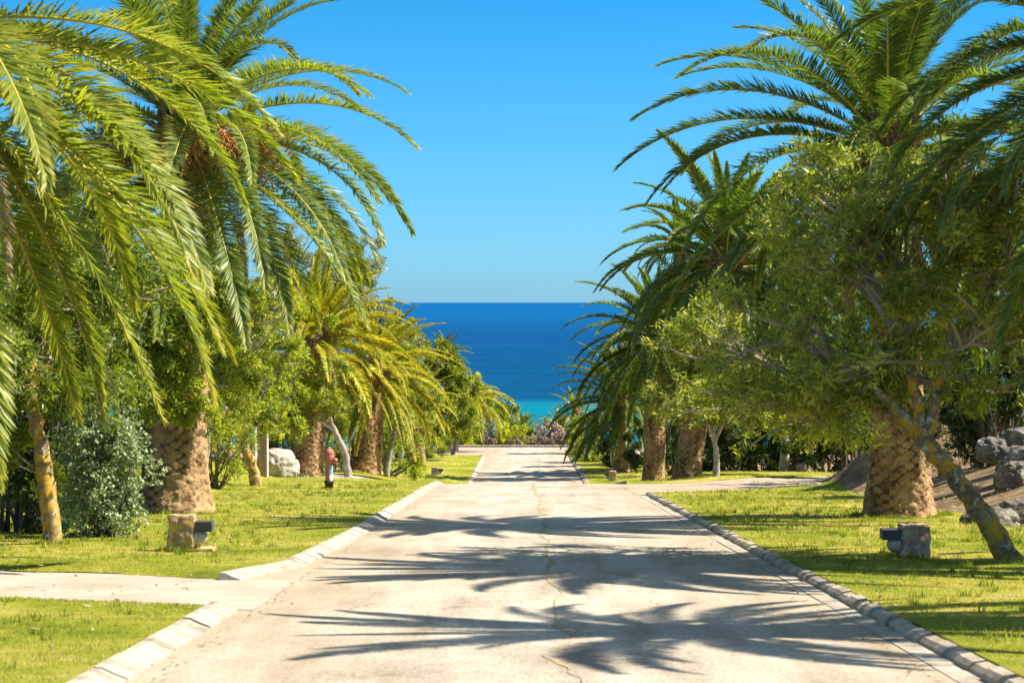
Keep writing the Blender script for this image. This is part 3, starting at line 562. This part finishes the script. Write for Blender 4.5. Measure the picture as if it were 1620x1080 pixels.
def shrub(label, c, r, leafm='leaf_dark', ll=.13, asp=.3, dens=1.0, nleaf=8, seed=1, name='shrub', group=None, nsub=None, low=-.6, flat=False):
    """c: (px,py,d) of the middle; rooted on the ground below it"""
    rng = np.random.default_rng(seed); cw = at(*c); r = np.array(r, float); g = gz(cw[0], cw[1]); base = np.array([cw[0], cw[1], g])
    root = empty(name, tuple(base)); tag(root, label, 'shrub', group)
    fo = MB(); st = MB(); area = (r[0] * r[2] + r[1] * r[2] + r[0] * r[1]) * 4; ncl = int(area * 60 * dens * (.11 / ll) ** 1.35)
    sc, P, A, idx = blob_points(cw, r, nsub or int(14 + 12 * np.mean(r)), ncl, rng, low=low); P[:, 2] = np.maximum(P[:, 2], ground_z(P[:, 0], P[:, 1]) + .03)
    leaves(fo, P - base, A, nleaf, ll, asp, rng)
    for s_ in sc[:(24 if ll < .15 else 12)]:
        o = base + np.array([rng.normal(0, .12 * r[0]), rng.normal(0, .1 * r[1]), -.1]); tube(st, bez(o, s_, rng.normal(0, .1, 3), 5) - base, np.linspace(.03, .01, 5) * min(2, max(.4, np.mean(r))), 4, 0, cap=False)
    fo.build('foliage', M[leafm], root); st.build('stems', M['twig_dark'], root); return root

# left side
tree('broadleaf_tree', 'tree with orange lichened trunk at the far left, dark leaves hanging under the palm fronds', 'tree', [(82, 872, 29.6), (76, 790, 29.6), (62, 700, 29.7), (45, 610, 29.8)],
     [(40, 560, 30, 1.5, 1.2, 1.2), (150, 560, 31, 1.1, 1.1, 1.3), (-60, 620, 30, 1.2, 1.2, 1.6), (60, 430, 31, 1.6, 1.4, 1.2), (190, 460, 32, 1.2, 1.2, 1.2), (0, 740, 30.6, .7, .8, .8)], 'leaf_dark', .12, .26, 1.0, bark='lichen_y', r0=.14, seed=31)
shrub('pale variegated climbing shrub with small bluish leaves beside the lichened trunk', (162, 768, 32.5), (.60, .5, 1.3), 'leaf_ivy', .060, .7, 3.6, 7, 32, low=-1, nsub=70)
shrub('dark shrub mass behind the lichened trunk at the far left edge', (35, 720, 34), (1.5, 1.3, 1.9), 'leaf_shaded', .12, .3, 1.6, seed=33, low=-1)
shrub('tall bright green shrub directly behind the tall tan palm trunk', (225, 610, 46), (1.9, 1.5, 3.0), 'leaf', .13, .26, 1.0, seed=34, low=-1)
shrub('tall dark shrub between the lichened trunk and the tall tan palm', (120, 540, 42), (2.0, 1.5, 3.8), 'leaf_dark', .14, .26, 1.0, seed=35, low=-1)
tree('broadleaf_tree', 'bushy bright green tree on a short crooked lichened trunk left of the pale boulder', 'tree', [(405, 777, 60.7), (402, 750, 60.7), (394, 725, 60.7), (384, 700, 60.8)],
     [(350, 620, 61, 1.5, 1.4, 1.3), (420, 590, 62, 1.3, 1.2, 1.6), (310, 520, 62, 1.5, 1.4, 1.5), (400, 480, 62, 1.4, 1.3, 1.4), (300, 680, 60, 1.0, .9, .8), (440, 660, 61, .7, .8, .6)], 'leaf', .14, .27, 1.0, bark='lichen_y', r0=.19, seed=36)
shrub('yellow green shrub on the bank between the tan palm trunk and crooked tree', (335, 690, 57), (1.1, 1.0, 1.2), 'leaf', .12, .27, 1.0, seed=37, low=-1)
shrub('high mass of green leaves behind the crooked lichened tree', (370, 540, 72), (3.2, 1.8, 3.6), 'leaf', .17, .27, .9, seed=38, low=-1)
shrub('high dark leaves far behind the tan palm on the left', (200, 470, 62), (3.4, 1.8, 4.2), 'leaf_dark', .18, .27, .9, seed=39, low=-1)
shrub('dark leafy mass behind the near left palm fronds at the edge of frame', (20, 480, 52), (2.8, 1.8, 4.4), 'leaf_dark', .17, .27, .9, seed=40, low=-1)
tree('broadleaf_tree', 'leafy yellow green tree whose crown hides the golden palm trunk top', 'tree', [(552, 752, 75.5), (545, 715, 75.3), (528, 680, 75)],
     [(470, 610, 74, 1.7, 1.4, 1.5), (420, 640, 74, 1.1, 1.1, 1.0), (520, 640, 74, 1.0, 1.0, 1.1), (450, 680, 73.5, 1.0, .9, .7)], 'leaf', .15, .27, 1.0, bark='lichen_w', r0=.15, seed=41)
tree('broadleaf_tree', 'slim pale trunked tree standing between two yellow palms on the left', 'tree', [(610, 752, 86), (616, 715, 86), (625, 680, 86)],
     [(628, 640, 87, 1.3, 1.2, 1.0), (650, 670, 88, .9, .9, .8)], 'leaf', .15, .27, .9, bark='lichen_w', r0=.13, seed=42)
shrub('dark green undergrowth behind the slim pale trunk on the left', (610, 700, 98), (2.8, 1.2, 1.7), 'leaf', .17, .28, 1.0, seed=43, low=-1)
shrub('bushy shrub behind the pale boulder on the left bank', (455, 690, 84), (2.0, 1.4, 1.5), 'leaf', .16, .28, 1.0, seed=44, low=-1)
tree('gum_tree', 'tall grey green gum tree rising behind the golden palm', 'tree', [(500, 740, 108), (505, 640, 108), (515, 560, 108)],
     [(530, 450, 108, 2.4, 2.0, 2.6), (460, 400, 108, 1.8, 1.6, 1.8), (565, 420, 109, 1.5, 1.5, 2.0), (440, 480, 108, 2.0, 1.8, 1.8), (570, 500, 109, 1.6, 1.5, 1.8)], 'leaf_grey', .20, .24, 1.1, r0=.26, seed=45)
tree('gum_tree', 'smaller grey brown gum tree above the yellow palm fronds on the left', 'tree', [(618, 740, 128), (620, 650, 128), (622, 600, 128)],
     [(628, 550, 128, 1.3, 1.3, 2.1), (605, 520, 128, 1.2, 1.0, 1.6), (640, 590, 128, 1.2, 1.2, 1.5)], 'leaf_grey', .20, .25, 1.1, r0=.2, seed=46)
tree('broadleaf_tree', 'rounded bright green tree behind the far left lawn', 'tree', [(648, 740, 133), (656, 690, 133), (668, 650, 133)],
     [(650, 548, 133, 1.3, 1.3, 1.5), (682, 572, 133, 1.9, 1.5, 1.9), (705, 640, 132, 1.5, 1.4, 1.9), (655, 640, 133, 1.2, 1.2, 1.8), (705, 585, 134, 1.4, 1.2, 1.5), (722, 606, 133, 1.0, 1.0, 1.3), (700, 680, 132, 1.3, 1.2, .9), (724, 650, 133, 1.0, 1.0, 1.4)], 'leaf', .20, .34, 1.1, r0=.17, seed=47)
tree('broadleaf_tree', 'bright rounded tree between the slim yellow palms and the far left lawn', 'tree', [(632, 742, 116), (636, 700, 116), (640, 670, 116)],
     [(640, 610, 116, 1.5, 1.2, 1.9), (665, 640, 115.5, 1.1, 1.0, 1.2), (622, 570, 117, 1.4, 1.1, 1.6)], 'leaf', .18, .32, 1.2, r0=.15, seed=126)
tree('broadleaf_tree', 'last green tree on the left, overhanging the bend of the road', 'tree', [(716, 718, 147), (724, 690, 147), (732, 660, 147)],
     [(738, 620, 147, 1.0, 1.2, 1.5), (744, 662, 146, .8, 1.0, 1.3), (726, 640, 147, 1.1, 1.2, 1.6), (728, 685, 146, 1.2, 1.1, .8)], 'leaf', .22, .34, 1.3, r0=.17, seed=48)
tree('broadleaf_tree', 'dark rounded tree beyond the road end on the left of the sea', 'tree', [(765, 720, 205), (765, 690, 205), (765, 665, 205)],
     [(762, 638, 205, 1.2, 1.2, 1.6), (790, 655, 206, 1.6, 1.4, 1.6), (745, 660, 205, 1.6, 1.4, 2.0)], 'leaf_dark', .26, .38, 1.0, r0=.2, seed=49)

tree('broadleaf_tree', 'bright leafy tree whose branches hang in front of the tall tan palm trunk', 'tree', [(318, 812, 42.6), (322, 740, 42.4), (328, 680, 42)],
     [(285, 600, 39.6, .85, .5, .85), (262, 640, 39.4, .5, .3, .4), (310, 655, 39.4, .5, .3, .4), (290, 520, 39.5, .8, .5, .9), (260, 430, 39.8, .8, .5, .8), (350, 590, 44, .8, .7, 1.0), (250, 530, 40, .8, .6, .8), (330, 500, 40.5, .9, .6, .9), (300, 430, 40.5, .7, .5, .7)], 'leaf', .12, .26, 1.8, r0=.09, seed=63)
shrub('wide leafy mass filling the gap behind the slim palms on the left', (590, 640, 136), (4.0, 1.6, 3.6), 'leaf_dark', .24, .3, 1.0, seed=64, low=-1)
shrub('leafy mass low behind the flared palm foot on the left', (655, 680, 160), (2.4, 1.5, 2.2), 'leaf', .24, .3, 1.0, seed=65, low=-1)
shrub('wide olive green mass behind the gum trees on the left', (480, 600, 140), (5.0, 1.8, 4.4), 'leaf_dark', .26, .3, 1.0, seed=66, low=-1)
shrub('bright green undergrowth between the golden palm and the slim palm trunk', (545, 716, 94), (1.6, 1.0, 1.2), 'leaf', .16, .3, 1.3, seed=120, low=-1)
shrub('bright green undergrowth behind the two far small palm trunks', (665, 712, 136), (2.4, 1.2, 1.2), 'leaf', .2, .3, 1.3, seed=121, low=-1)
shrub('dark thicket under the far palms left of the turquoise gap', (785, 680, 196), (4.2, 1.5, 1.9), 'leaf_dark', .26, .34, 1.2, seed=122, low=-1)
shrub('dark thicket under the far palms right of the turquoise gap', (900, 688, 190), (2.6, 1.5, 1.6), 'leaf_dark', .26, .34, 1.2, seed=123, low=-1)
shrub('dark leafy mass at the left end of the crossing road', (690, 690, 174), (2.2, 1.2, 1.5), 'leaf_dark', .24, .3, 1.2, seed=93, low=-1)
shrub('rounded shrub closing the view left of the far crossing', (640, 690, 176), (2.4, 1.2, 2.0), 'leaf', .24, .3, 1.2, seed=94, low=-1)
shrub('dark green leaves high behind the nearest left palm', (110, 400, 80), (5.0, 1.8, 4.5), 'leaf_dark', .22, .3, 1.0, seed=67, low=-1)
# right side
tree('broadleaf_tree', 'leaning tree with orange and white lichened trunk and broad crown at the right edge', 'tree', [(1614, 905, 26.5), (1572, 838, 26.5), (1522, 768, 26.5), (1478, 715, 26.6), (1458, 690, 26.7)],
     [(1480, 430, 27, 1.35, 1.3, 1.2), (1350, 400, 27.5, 1.15, 1.1, 1.0), (1260, 520, 27.6, 1.1, 1.1, .95), (1560, 520, 26.5, 1.0, 1.0, .85), (1400, 330, 28, .9, .9, .7), (1390, 560, 26.6, 1.0, 1.0, .65), (1600, 380, 27.5, 1.1, 1.1, 1.0), (1240, 620, 28, .75, .8, .5), (1490, 290, 28, .9, .9, .7), (1370, 620, 27.4, .9, .7, .5), (1560, 620, 27, .7, .7, .35), (1180, 620, 29, .85, .8, .55), (1290, 640, 28, .85, .8, .5), (1140, 540, 30, .8, .8, .8), (1310, 300, 29, .8, .8, .7), (1240, 665, 30, .9, .8, .45), (1335, 668, 29, .7, .6, .35), (1130, 640, 31, .7, .7, .5), (1440, 610, 27.6, .8, .7, .4)],
     'leaf_olive', .12, .24, .95, 8, 'lichen_y', 'twig_pale', 51, r0=.155, limb=.36)
tree('broadleaf_tree', 'small airy tree on a pale straight trunk beyond the side road', 'tree', [(1133, 757, 73), (1134, 720, 73), (1131, 700, 73)],
     [(1115, 600, 72.6, 1.7, 1.2, 1.7), (1185, 610, 73, 1.3, 1.2, 1.5), (1065, 620, 72.6, 1.2, 1.1, 1.3), (1130, 655, 72.5, 1.5, 1.1, .8), (1130, 540, 73, 1.1, 1, .8)], 'leaf_olive', .15, .25, 1.1, bark='lichen_w', r0=.13, seed=52)
tree('broadleaf_tree', 'dense dark tree behind the small airy tree, crown merging with the leaning one', 'tree', [(1240, 740, 80), (1242, 700, 80), (1240, 660, 80)],
     [(1240, 560, 78, 2.4, 1.8, 2.6), (1190, 500, 80, 2.0, 1.6, 2.2), (1310, 560, 76, 2.2, 1.6, 2.4), (1280, 450, 80, 2.0, 1.6, 1.8)], 'leaf_dark', .17, .26, .95, r0=.2, seed=53)
shrub('dark hedge shrub right behind the small pale trunk beyond the side road', (1150, 705, 84), (1.9, 1.2, 1.6), 'leaf_shaded', .16, .34, 2.0, seed=54, low=-1)
shrub('dark hedge shrub between the pale trunk and the earth mound', (1245, 695, 82), (1.9, 1.2, 1.8), 'leaf_shaded', .16, .34, 2.0, seed=55, low=-1)
shrub('dark hedge shrub above the earth mound, left of the flared palm trunk', (1345, 650, 74), (1.8, 1.2, 1.4), 'leaf_shaded', .16, .34, 2.0, seed=56, low=-1)
shrub('dark undergrowth behind the two palm trunks beyond the side road', (1055, 705, 97), (2.2, 1.2, 1.9), 'leaf_shaded', .17, .34, 2.0, seed=57, low=-1)
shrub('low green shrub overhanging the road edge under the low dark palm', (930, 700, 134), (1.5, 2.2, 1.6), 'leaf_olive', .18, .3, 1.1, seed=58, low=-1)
shrub('dark shrub under the low palm, behind the far right stone lamp', (975, 705, 122), (1.7, 1.6, 1.7), 'leaf_shaded', .18, .34, 2.0, seed=59, low=-1)
shrub('dark leafy shrub behind the mossy rocks at the right edge', (1570, 620, 50), (1.9, 1.2, 1.4), 'leaf_shaded', .14, .34, 2.0, seed=60, low=-1)
shrub('dark leafy shrub right behind the flared palm trunk on the right', (1470, 660, 56), (1.7, 1.2, 1.3), 'leaf_shaded', .14, .34, 2.0, seed=61, low=-1)
tree('conifer_tree', 'tall dark tree rising far behind the tall right palm', 'tree', [(1160, 740, 112), (1160, 600, 112), (1160, 480, 112)],
     [(1150, 380, 112, 2.2, 2.0, 2.2), (1100, 450, 112, 2.0, 1.8, 2.6), (1200, 440, 112, 2.4, 2.0, 2.6), (1060, 520, 112, 1.8, 1.6, 2.2)], 'leaf_dark', .24, .2, 1.0, r0=.28, seed=62)

shrub('tall dark leafy mass behind the two trunks beyond the side road', (1080, 600, 128), (4.2, 1.8, 4.6), 'leaf_dark', .26, .3, 1.0, seed=68, low=-1)
shrub('wide dark leafy mass behind the leaning tree crown', (1400, 560, 92), (5.2, 1.8, 4.6), 'leaf_dark', .22, .3, 1.0, seed=69, low=-1)
shrub('high dark leafy mass at the right edge behind the rocks', (1590, 520, 66), (3.0, 1.8, 3.6), 'leaf_dark', .18, .3, 1.0, seed=70, low=-1)
shrub('dark leafy mass above the far right stone lamp', (985, 610, 150), (2.6, 1.8, 3.6), 'leaf_shaded', .26, .34, 1.6, seed=91, low=-1)
shrub('dark hedge mass far behind the small pale trunk', (1120, 680, 104), (2.4, 1.2, 2.0), 'leaf_shaded', .18, .34, 2.2, seed=95, low=-1)
shrub('dark hedge mass right of the dense dark tree trunk', (1215, 670, 102), (2.6, 1.2, 2.0), 'leaf_shaded', .18, .34, 2.2, seed=96, low=-1)
shrub('dark hedge mass behind the earth mound', (1310, 655, 98), (2.6, 1.2, 2.2), 'leaf_shaded', .18, .34, 2.2, seed=97, low=-1)
shrub('dark leafy mass behind the flared palm trunk and leaning tree fork', (1500, 620, 80), (2.6, 1.2, 2.2), 'leaf_shaded', .16, .34, 2.2, seed=98, low=-1)
shrub('dark hedge mass behind the crooked lichened tree on the left', (330, 640, 80), (3.0, 1.2, 2.2), 'leaf_shaded', .16, .34, 2.2, seed=99, low=-1)
shrub('dark hedge mass under the tall dark shrub on the far left', (90, 700, 56), (2.4, 1.2, 1.8), 'leaf_shaded', .14, .34, 2.2, seed=88, low=-1)
tree('broadleaf_tree', 'tree with dark crown at the right edge shading the earth mound', 'tree', [(1640, 700, 60), (1638, 640, 60), (1630, 580, 60)],
     [(1620, 500, 60, 2.2, 2.0, 2.0), (1550, 520, 61, 1.6, 1.8, 1.8), (1690, 470, 60, 2.0, 2.0, 2.0), (1600, 420, 61, 1.6, 1.8, 1.4)], 'leaf', .16, .26, .9, r0=.2, seed=58)
shrub('dark undergrowth closing the foot of the hedge beside the earth mound', (1345, 705, 80), (2.4, 1.0, 1.1), 'leaf_shaded', .16, .34, 2.0, seed=124, low=-1)
shrub('dark undergrowth in the middle of the hedge beyond the side road', (1200, 720, 86), (2.4, 1.0, 1.0), 'leaf_shaded', .16, .34, 2.0, seed=125, low=-1)
def litter():
    rng = np.random.default_rng(77); n = 30000; x = np.where(rng.random(n) < .6, rng.uniform(7.6, 17, n), rng.uniform(-15, -7.6, n)); y = rng.uniform(22, 90, n); k = vnoise(x, y, .9, 2) > rng.uniform(-1, .7, n); x[:900] = np.where(rng.random(900) < .5, 3.05 - np.abs(rng.normal(0, .12, 900)), -2.75 + np.abs(rng.normal(0, .12, 900))); k[:900] = True; y[:900] = 14 + 50 * rng.random(900) ** 1.5; x[900:5600] = rng.uniform(-9, 8.5, 4700); y[900:5600] = rng.uniform(14, 60, 4700); k[900:5600] = np.abs(x[900:5600]) > 3.6; x = x[k]; y = y[k]; n = len(x)
    P = np.stack([x, y, ground_z(x, y) + np.where(np.abs(x) < 3.3, -.008, np.where((x > -8) & (x < 8.3), .085, -.03))], -1); a = rng.uniform(0, 6.28, n); l = rng.uniform(.03, .09, n); l[:900] *= .45; l[900:5600] *= .7; D = np.stack([np.cos(a), np.sin(a), rng.uniform(-.1, .3, n)], -1) * l[:, None]; W = np.stack([-np.sin(a), np.cos(a), rng.uniform(-.3, .3, n)], -1) * (l * .3)[:, None]
    mb = MB(); mb.add(np.stack([P - D, P + W, P + D, P - W], 1).reshape(-1, 3) + [0, 0, .02], np.arange(4 * n).reshape(-1, 4), var=rng.uniform(0, 1, n))
    tag(mb.build('leaf_litter', M['litter']), 'dry fallen leaves scattered over the bare soil under the trees', 'leaf litter', kind='stuff')
litter()
print('built vegetation')

# ------------------------------------------------------------------ far end of the road
def bedshrub(label, px, py, d, rx, rz, leafm, seed, ll=.16):
    shrub(label, (px, py, d), (rx, rx * .9, rz), leafm, ll, .45, 1.5, 7, seed, group='shrubs in the bed at the end of the road', low=-1)
bed = [('yellow green shrub at the left end of the far bed', 736, 698, 167.6, .9, .8, 'leaf_lime', 71), ('green shrub second from left in the far bed', 758, 700, 168.3, .7, .7, 'leaf', 72),
       ('brown mauve shrub left of the tallest lime one in the far bed', 778, 700, 167.4, .8, .6, 'leaf_mauve', 73), ('silvery feathery shrub in the far bed', 776, 684, 169.5, .9, 1.1, 'leaf_silver', 74),
       ('largest lime green shrub in the far bed', 797, 690, 168.0, .85, 1.0, 'leaf_lime', 75), ('lime green shrub right of the largest in the far bed', 824, 693, 168.0, .95, .85, 'leaf_lime', 76),
       ('small mauve ball shrub between the two lime shrubs', 807, 704, 167.1, .4, .34, 'leaf_mauve', 77), ('grey mauve ball shrub in front of the right lime shrub', 818, 702, 167.1, .42, .42, 'leaf_mauve', 78),
       ('mauve ball shrub just right of the lime shrubs', 843, 700, 167.3, .5, .45, 'leaf_mauve', 79), ('rosy ball shrub near the middle right of the far bed', 858, 699, 167.3, .48, .45, 'leaf_mauve', 80),
       ('ball shrub third from the right in the far bed', 871, 697, 167.4, .5, .5, 'leaf_mauve', 81), ('grey mauve shrub behind the ball shrubs', 856, 688, 168.8, .6, .6, 'leaf_silver', 82),
       ('dark mauve shrub at the right end of the far bed', 886, 694, 167.6, .7, .7, 'leaf_mauve', 83), ('brown flowering shrub behind the ball shrubs on the right', 873, 680, 170.0, 1.1, .8, 'leaf_mauve', 84)]
for b in bed: bedshrub(*b)
def hedge():
    rng = np.random.default_rng(90); root = empty('hedge', (0.5, 171.5, gz(.5, 171.5))); tag(root, 'low clipped dark green hedge behind the far bed of shrubs', 'hedge')
    fo = MB(); n = 5200; x = rng.uniform(-5.0, 5.5, n); y = rng.uniform(-.7, .7, n); z = .5 + 1.05 * np.sqrt(rng.uniform(0, 1, n)) + .08 * vnoise(x, y, 2)
    P = np.stack([x, y, z], -1); P[:, 2] += ground_z(x + .5, y + 171.5) - gz(.5, 171.5); leaves(fo, P, np.tile([0, -.4, 1.0], (n, 1)), 6, .16, .45, rng); fo.build('foliage', M['leaf_dark'], root)
hedge()
G2 = 'palms growing beyond the end of the road'
palm('far dark fronded palm beyond the road end, leftmost against the sea', 784, 215, 3.6, 784, .35, .3, .62, 'g', 'far', 46, 101, group=G2, emin=-30)
palm('far palm with grey green crown behind the lime shrubs', 802, 205, 2.4, 802, .35, .3, .62, 'y', 'far', 50, 102, group=G2, emin=-30)
palm('far pale crowned palm standing left of the turquoise gap', 826, 200, 1.7, 826, .35, .3, .55, 'y', 'far', 52, 103, group=G2, emin=-35)
palm('far bright palm right of the turquoise gap', 880, 200, 1.7, 882, .35, .3, .58, 'gold', 'far', 50, 104, group=G2, emin=-10)
palm('far palm half hidden by the low dark roadside palm', 914, 190, 3.2, 912, .35, .3, .7, 'y', 'far', 34, 105, group=G2, emin=-30)
palm('far palm with dark crown peeking above the last left tree', 722, 215, 10.6, 706, .35, .3, .7, 'g', 'far', 34, 106, group=G2, emin=-10)
palm('distant palm top seen above the long fronds of the tall right palm', 1075, 112, 13.2, 1075, .35, .3, .62, 'g', 'mid', 40, 107, group='palms standing behind the right hand trees', emin=-20)

# ------------------------------------------------------------------ rocks
def rock(label, px, py, d, r, seed, m='rock', amp=.35, name='rock', freq=1.1, z=None, cat='rock'):
    bm = bmesh.new(); bmesh.ops.create_icosphere(bm, subdivisions=5, radius=1.0)
    for v in bm.verts:
        p = v.co.copy(); k = 1 + amp * fbm(p + Vector((seed, 0, 0)), freq, 5) + .10 * fbm(p * 4 + Vector((seed, 3, 0)), 1, 4)
        q = Vector([max(-.78, min(.78, c)) for c in p * k]) ; q = q.lerp(p * k, .42); v.co = Vector((q.x * r[0], q.y * r[1], q.z * r[2]))
    me = bpy.data.meshes.new(name); bm.to_mesh(me); bm.free(); me.materials.append(M[m])
    for p in me.polygons: p.use_smooth = True
    o = bpy.data.objects.new(name, me); w = at(px, py, d); o.location = tuple(w); o.rotation_euler = (0, 0, seed * 1.3); link(o)
    return tag(o, label, cat)
rock('dark lichened rock leftmost in the pile at the right edge', 1570, 712, 45.5, (.42, .4, .34), 1)
rock('largest mossy flat topped rock in the pile at the right edge', 1618, 738, 44.5, (.62, .6, .55), 2)
rock('shaded rock at the foot of the pile under the largest one', 1606, 756, 43.2, (.45, .4, .42), 3)
rock('upper pale rock at the back of the pile at the right edge', 1616, 694, 47.5, (.55, .45, .3), 4)
rock('low wide rock half buried behind the leaning tree trunk', 1568, 828, 36.3, (.62, .45, .30), 5)
rock('rounded rock right of the low wide one at the frame edge', 1612, 812, 36.8, (.42, .4, .30), 6)
rock('small grey stone lying at the foot of the earth mound', 1268, 738, 73, (.22, .2, .16), 7)
rock('long low rock where the mound meets the side road', 1285, 772, 59, (.6, .5, .22), 8, amp=.25)
rock('large pale streaked boulder left of the golden palm trunk', 437, 733, 72, (.72, .7, .62), 9, 'pale_rock', .22, name='boulder', cat='boulder')
rock('small pale stone beside the large boulder', 461, 742, 72.5, (.30, .3, .38), 10, 'pale_rock', .25)

# ------------------------------------------------------------------ small built things
def box_bm(sx, sy, sz, c, bev=.01, sub=0, amp=0, seed=0):
    bm = bmesh.new(); bmesh.ops.create_cube(bm, size=1)
    for v in bm.verts: v.co = Vector((v.co.x * sx, v.co.y * sy, v.co.z * sz))
    if bev: bmesh.ops.bevel(bm, geom=list(bm.edges), offset=bev, segments=2, affect='EDGES')
    if sub:
        bmesh.ops.subdivide_edges(bm, edges=list(bm.edges), cuts=sub, use_grid_fill=True)
        bmesh.ops.triangulate(bm, faces=list(bm.faces)); 
        for v in bm.verts:
            p = v.co + Vector((seed * 3.1, 0, 0)); n = Vector((fbm(p, 7, 4), fbm(p + Vector((9, 0, 0)), 7, 4), fbm(p + Vector((0, 9, 0)), 7, 4))); v.co += n * amp
    for v in bm.verts: v.co += Vector(c)
    return bm
def bmo(name, bm, m, parent, smooth=False):
    me = bpy.data.meshes.new(name); bm.to_mesh(me); bm.free(); me.materials.append(m)
    for p in me.polygons: p.use_smooth = smooth
    return link(bpy.data.objects.new(name, me), parent)
def stone_lamp(label, px, d, side, w, h, m, slab=False, seed=1, rz=0):
    x = (px - 829) / FPX * d; root = empty('garden_lamp', (x, d, gz(x, d) + .075)); root.rotation_euler = (0, 0, rz); tag(root, label, 'garden lamp', 'stone block lamps on the lawns')
    bmo('stone_block', box_bm(w, w * .95, h + .1, (0, 0, h / 2 - .05), .02, 12, .022, seed), M[m], root)
    s = side; e = w / 2
    bmo('hood', box_bm(.26, .24, .14, (s * (e + .125), -.02, h * .70), .006), M['slate'], root)
    b = MB(); lathe(b, [(.0, 0), (.125, .0), (.13, .02), (.12, .045)], 20, 0, 'x'); o = b.build('lamp_collar', M['lamp'], root); o.location = (s * (e + .005), -.02, h * .40); o.scale = (s, 1, 1)
    b = MB(); lathe(b, [(.115 * math.cos(a), .045 + .13 * math.sin(a)) for a in np.linspace(0, math.pi / 2, 9)], 20, 0, 'x'); o = b.build('lamp_globe', M['lamp'], root); o.location = (s * (e + .005), -.02, h * .40); o.scale = (s, 1, 1)
    if slab: bmo('footing_slab', box_bm(.36, .34, .09, (s * (e + .10), 0, .02), .012, 4, .012, 5), M['block'], root)
    return root
stone_lamp('stone block lamp with yellow lichen and dark hood facing right on the left lawn', 287, 28.3, 1, .37, .53, 'block', True, 1)
stone_lamp('reddish stone block lamp with dark hood facing left on the right lawn', 1446, 27.0, -1, .38, .47, 'block_red', False, 2)
stone_lamp('tiny distant stone block lamp on the far left lawn', 688, 113.5, 1, .40, .45, 'block_red', False, 3)
stone_lamp('distant shaded stone block lamp on the right, before the dark palm trunks', 969, 108, -1, .40, .55, 'block_red', False, 4)

def hydrant():
    d = 57.3; x = (520 - 829) / FPX * d; root = empty('fire_hydrant', (x, d, gz(x, d) + .07)); tag(root, 'faded red pillar hydrant with a blue and white band on a black foot', 'hydrant')
    b = MB(); lathe(b, [(.0, -.05), (.115, -.05), (.12, .19), (.145, .20), (.15, .26), (.10, .27), (0, .27)], 24); b.build('base', M['hyd_dark'], root)
    b = MB(); lathe(b, [(.108, .25), (.108, .72), (.10, .76), (.12, .80), (.145, .88), (.15, .97), (.135, 1.05)], 28); b.build('barrel', M['hyd'], root)
    b = MB(); lathe(b, [(.145, 1.04), (.15, 1.07), (.12, 1.14), (.10, 1.17), (.03, 1.19), (.03, 1.24), (0, 1.245)], 24); b.build('bonnet', M['hyd'], root)
    for a in (-.45,):
        b = MB(); lathe(b, [(.055, .08), (.055, .19), (.075, .19), (.075, .245), (.03, .25), (.03, .28), (0, .28)], 16, 0, 'x'); o = b.build('outlet', M['hyd'], root); o.location = (0, 0, .90); o.rotation_euler = (0, R(12), a)
    for (m, z0, z1, a0, a1) in (('sticker_w', .28, .70, -1.35, .35), ('sticker_b', .45, .66, -1.3, -.35)):
        th = np.linspace(a0, a1, 12); q = .1105 if m == 'sticker_w' else .1125; V = np.array([[q * math.cos(t), q * math.sin(t), z] for z in (z0, z1) for t in th])
        b = MB(); b.add(V, grid_faces(2, 12), smooth=True); b.build('painted_band', M[m], root)
hydrant()
def gateposts():
    d = 69; 
    for lab, px, w, h, m, z in (('brown wooden gatepost nearest the pale boulder', 415, .30, 1.15, 'post', 0), ('white painted gatepost edge left of the brown one', 402, .10, .95, 'white_post', 1), ('whitewashed gate pillar right of the brown post', 420.5, .12, 1.1, 'white_post', 2)):
        x = (px - 829) / FPX * (d + z * .3); zz = gz(x, d); root = empty('gatepost', (x, d + z * .3, zz)); tag(root, lab, 'gatepost', 'gateposts behind the crooked tree')
        bmo('post_body', box_bm(w, .2, h + .8, (0, 0, h / 2 + .3), .012, 3, .006, z), M[m], root); bmo('post_cap', box_bm(w + .03, .23, .05, (0, 0, h + .725), .01), M[m], root)
gateposts()
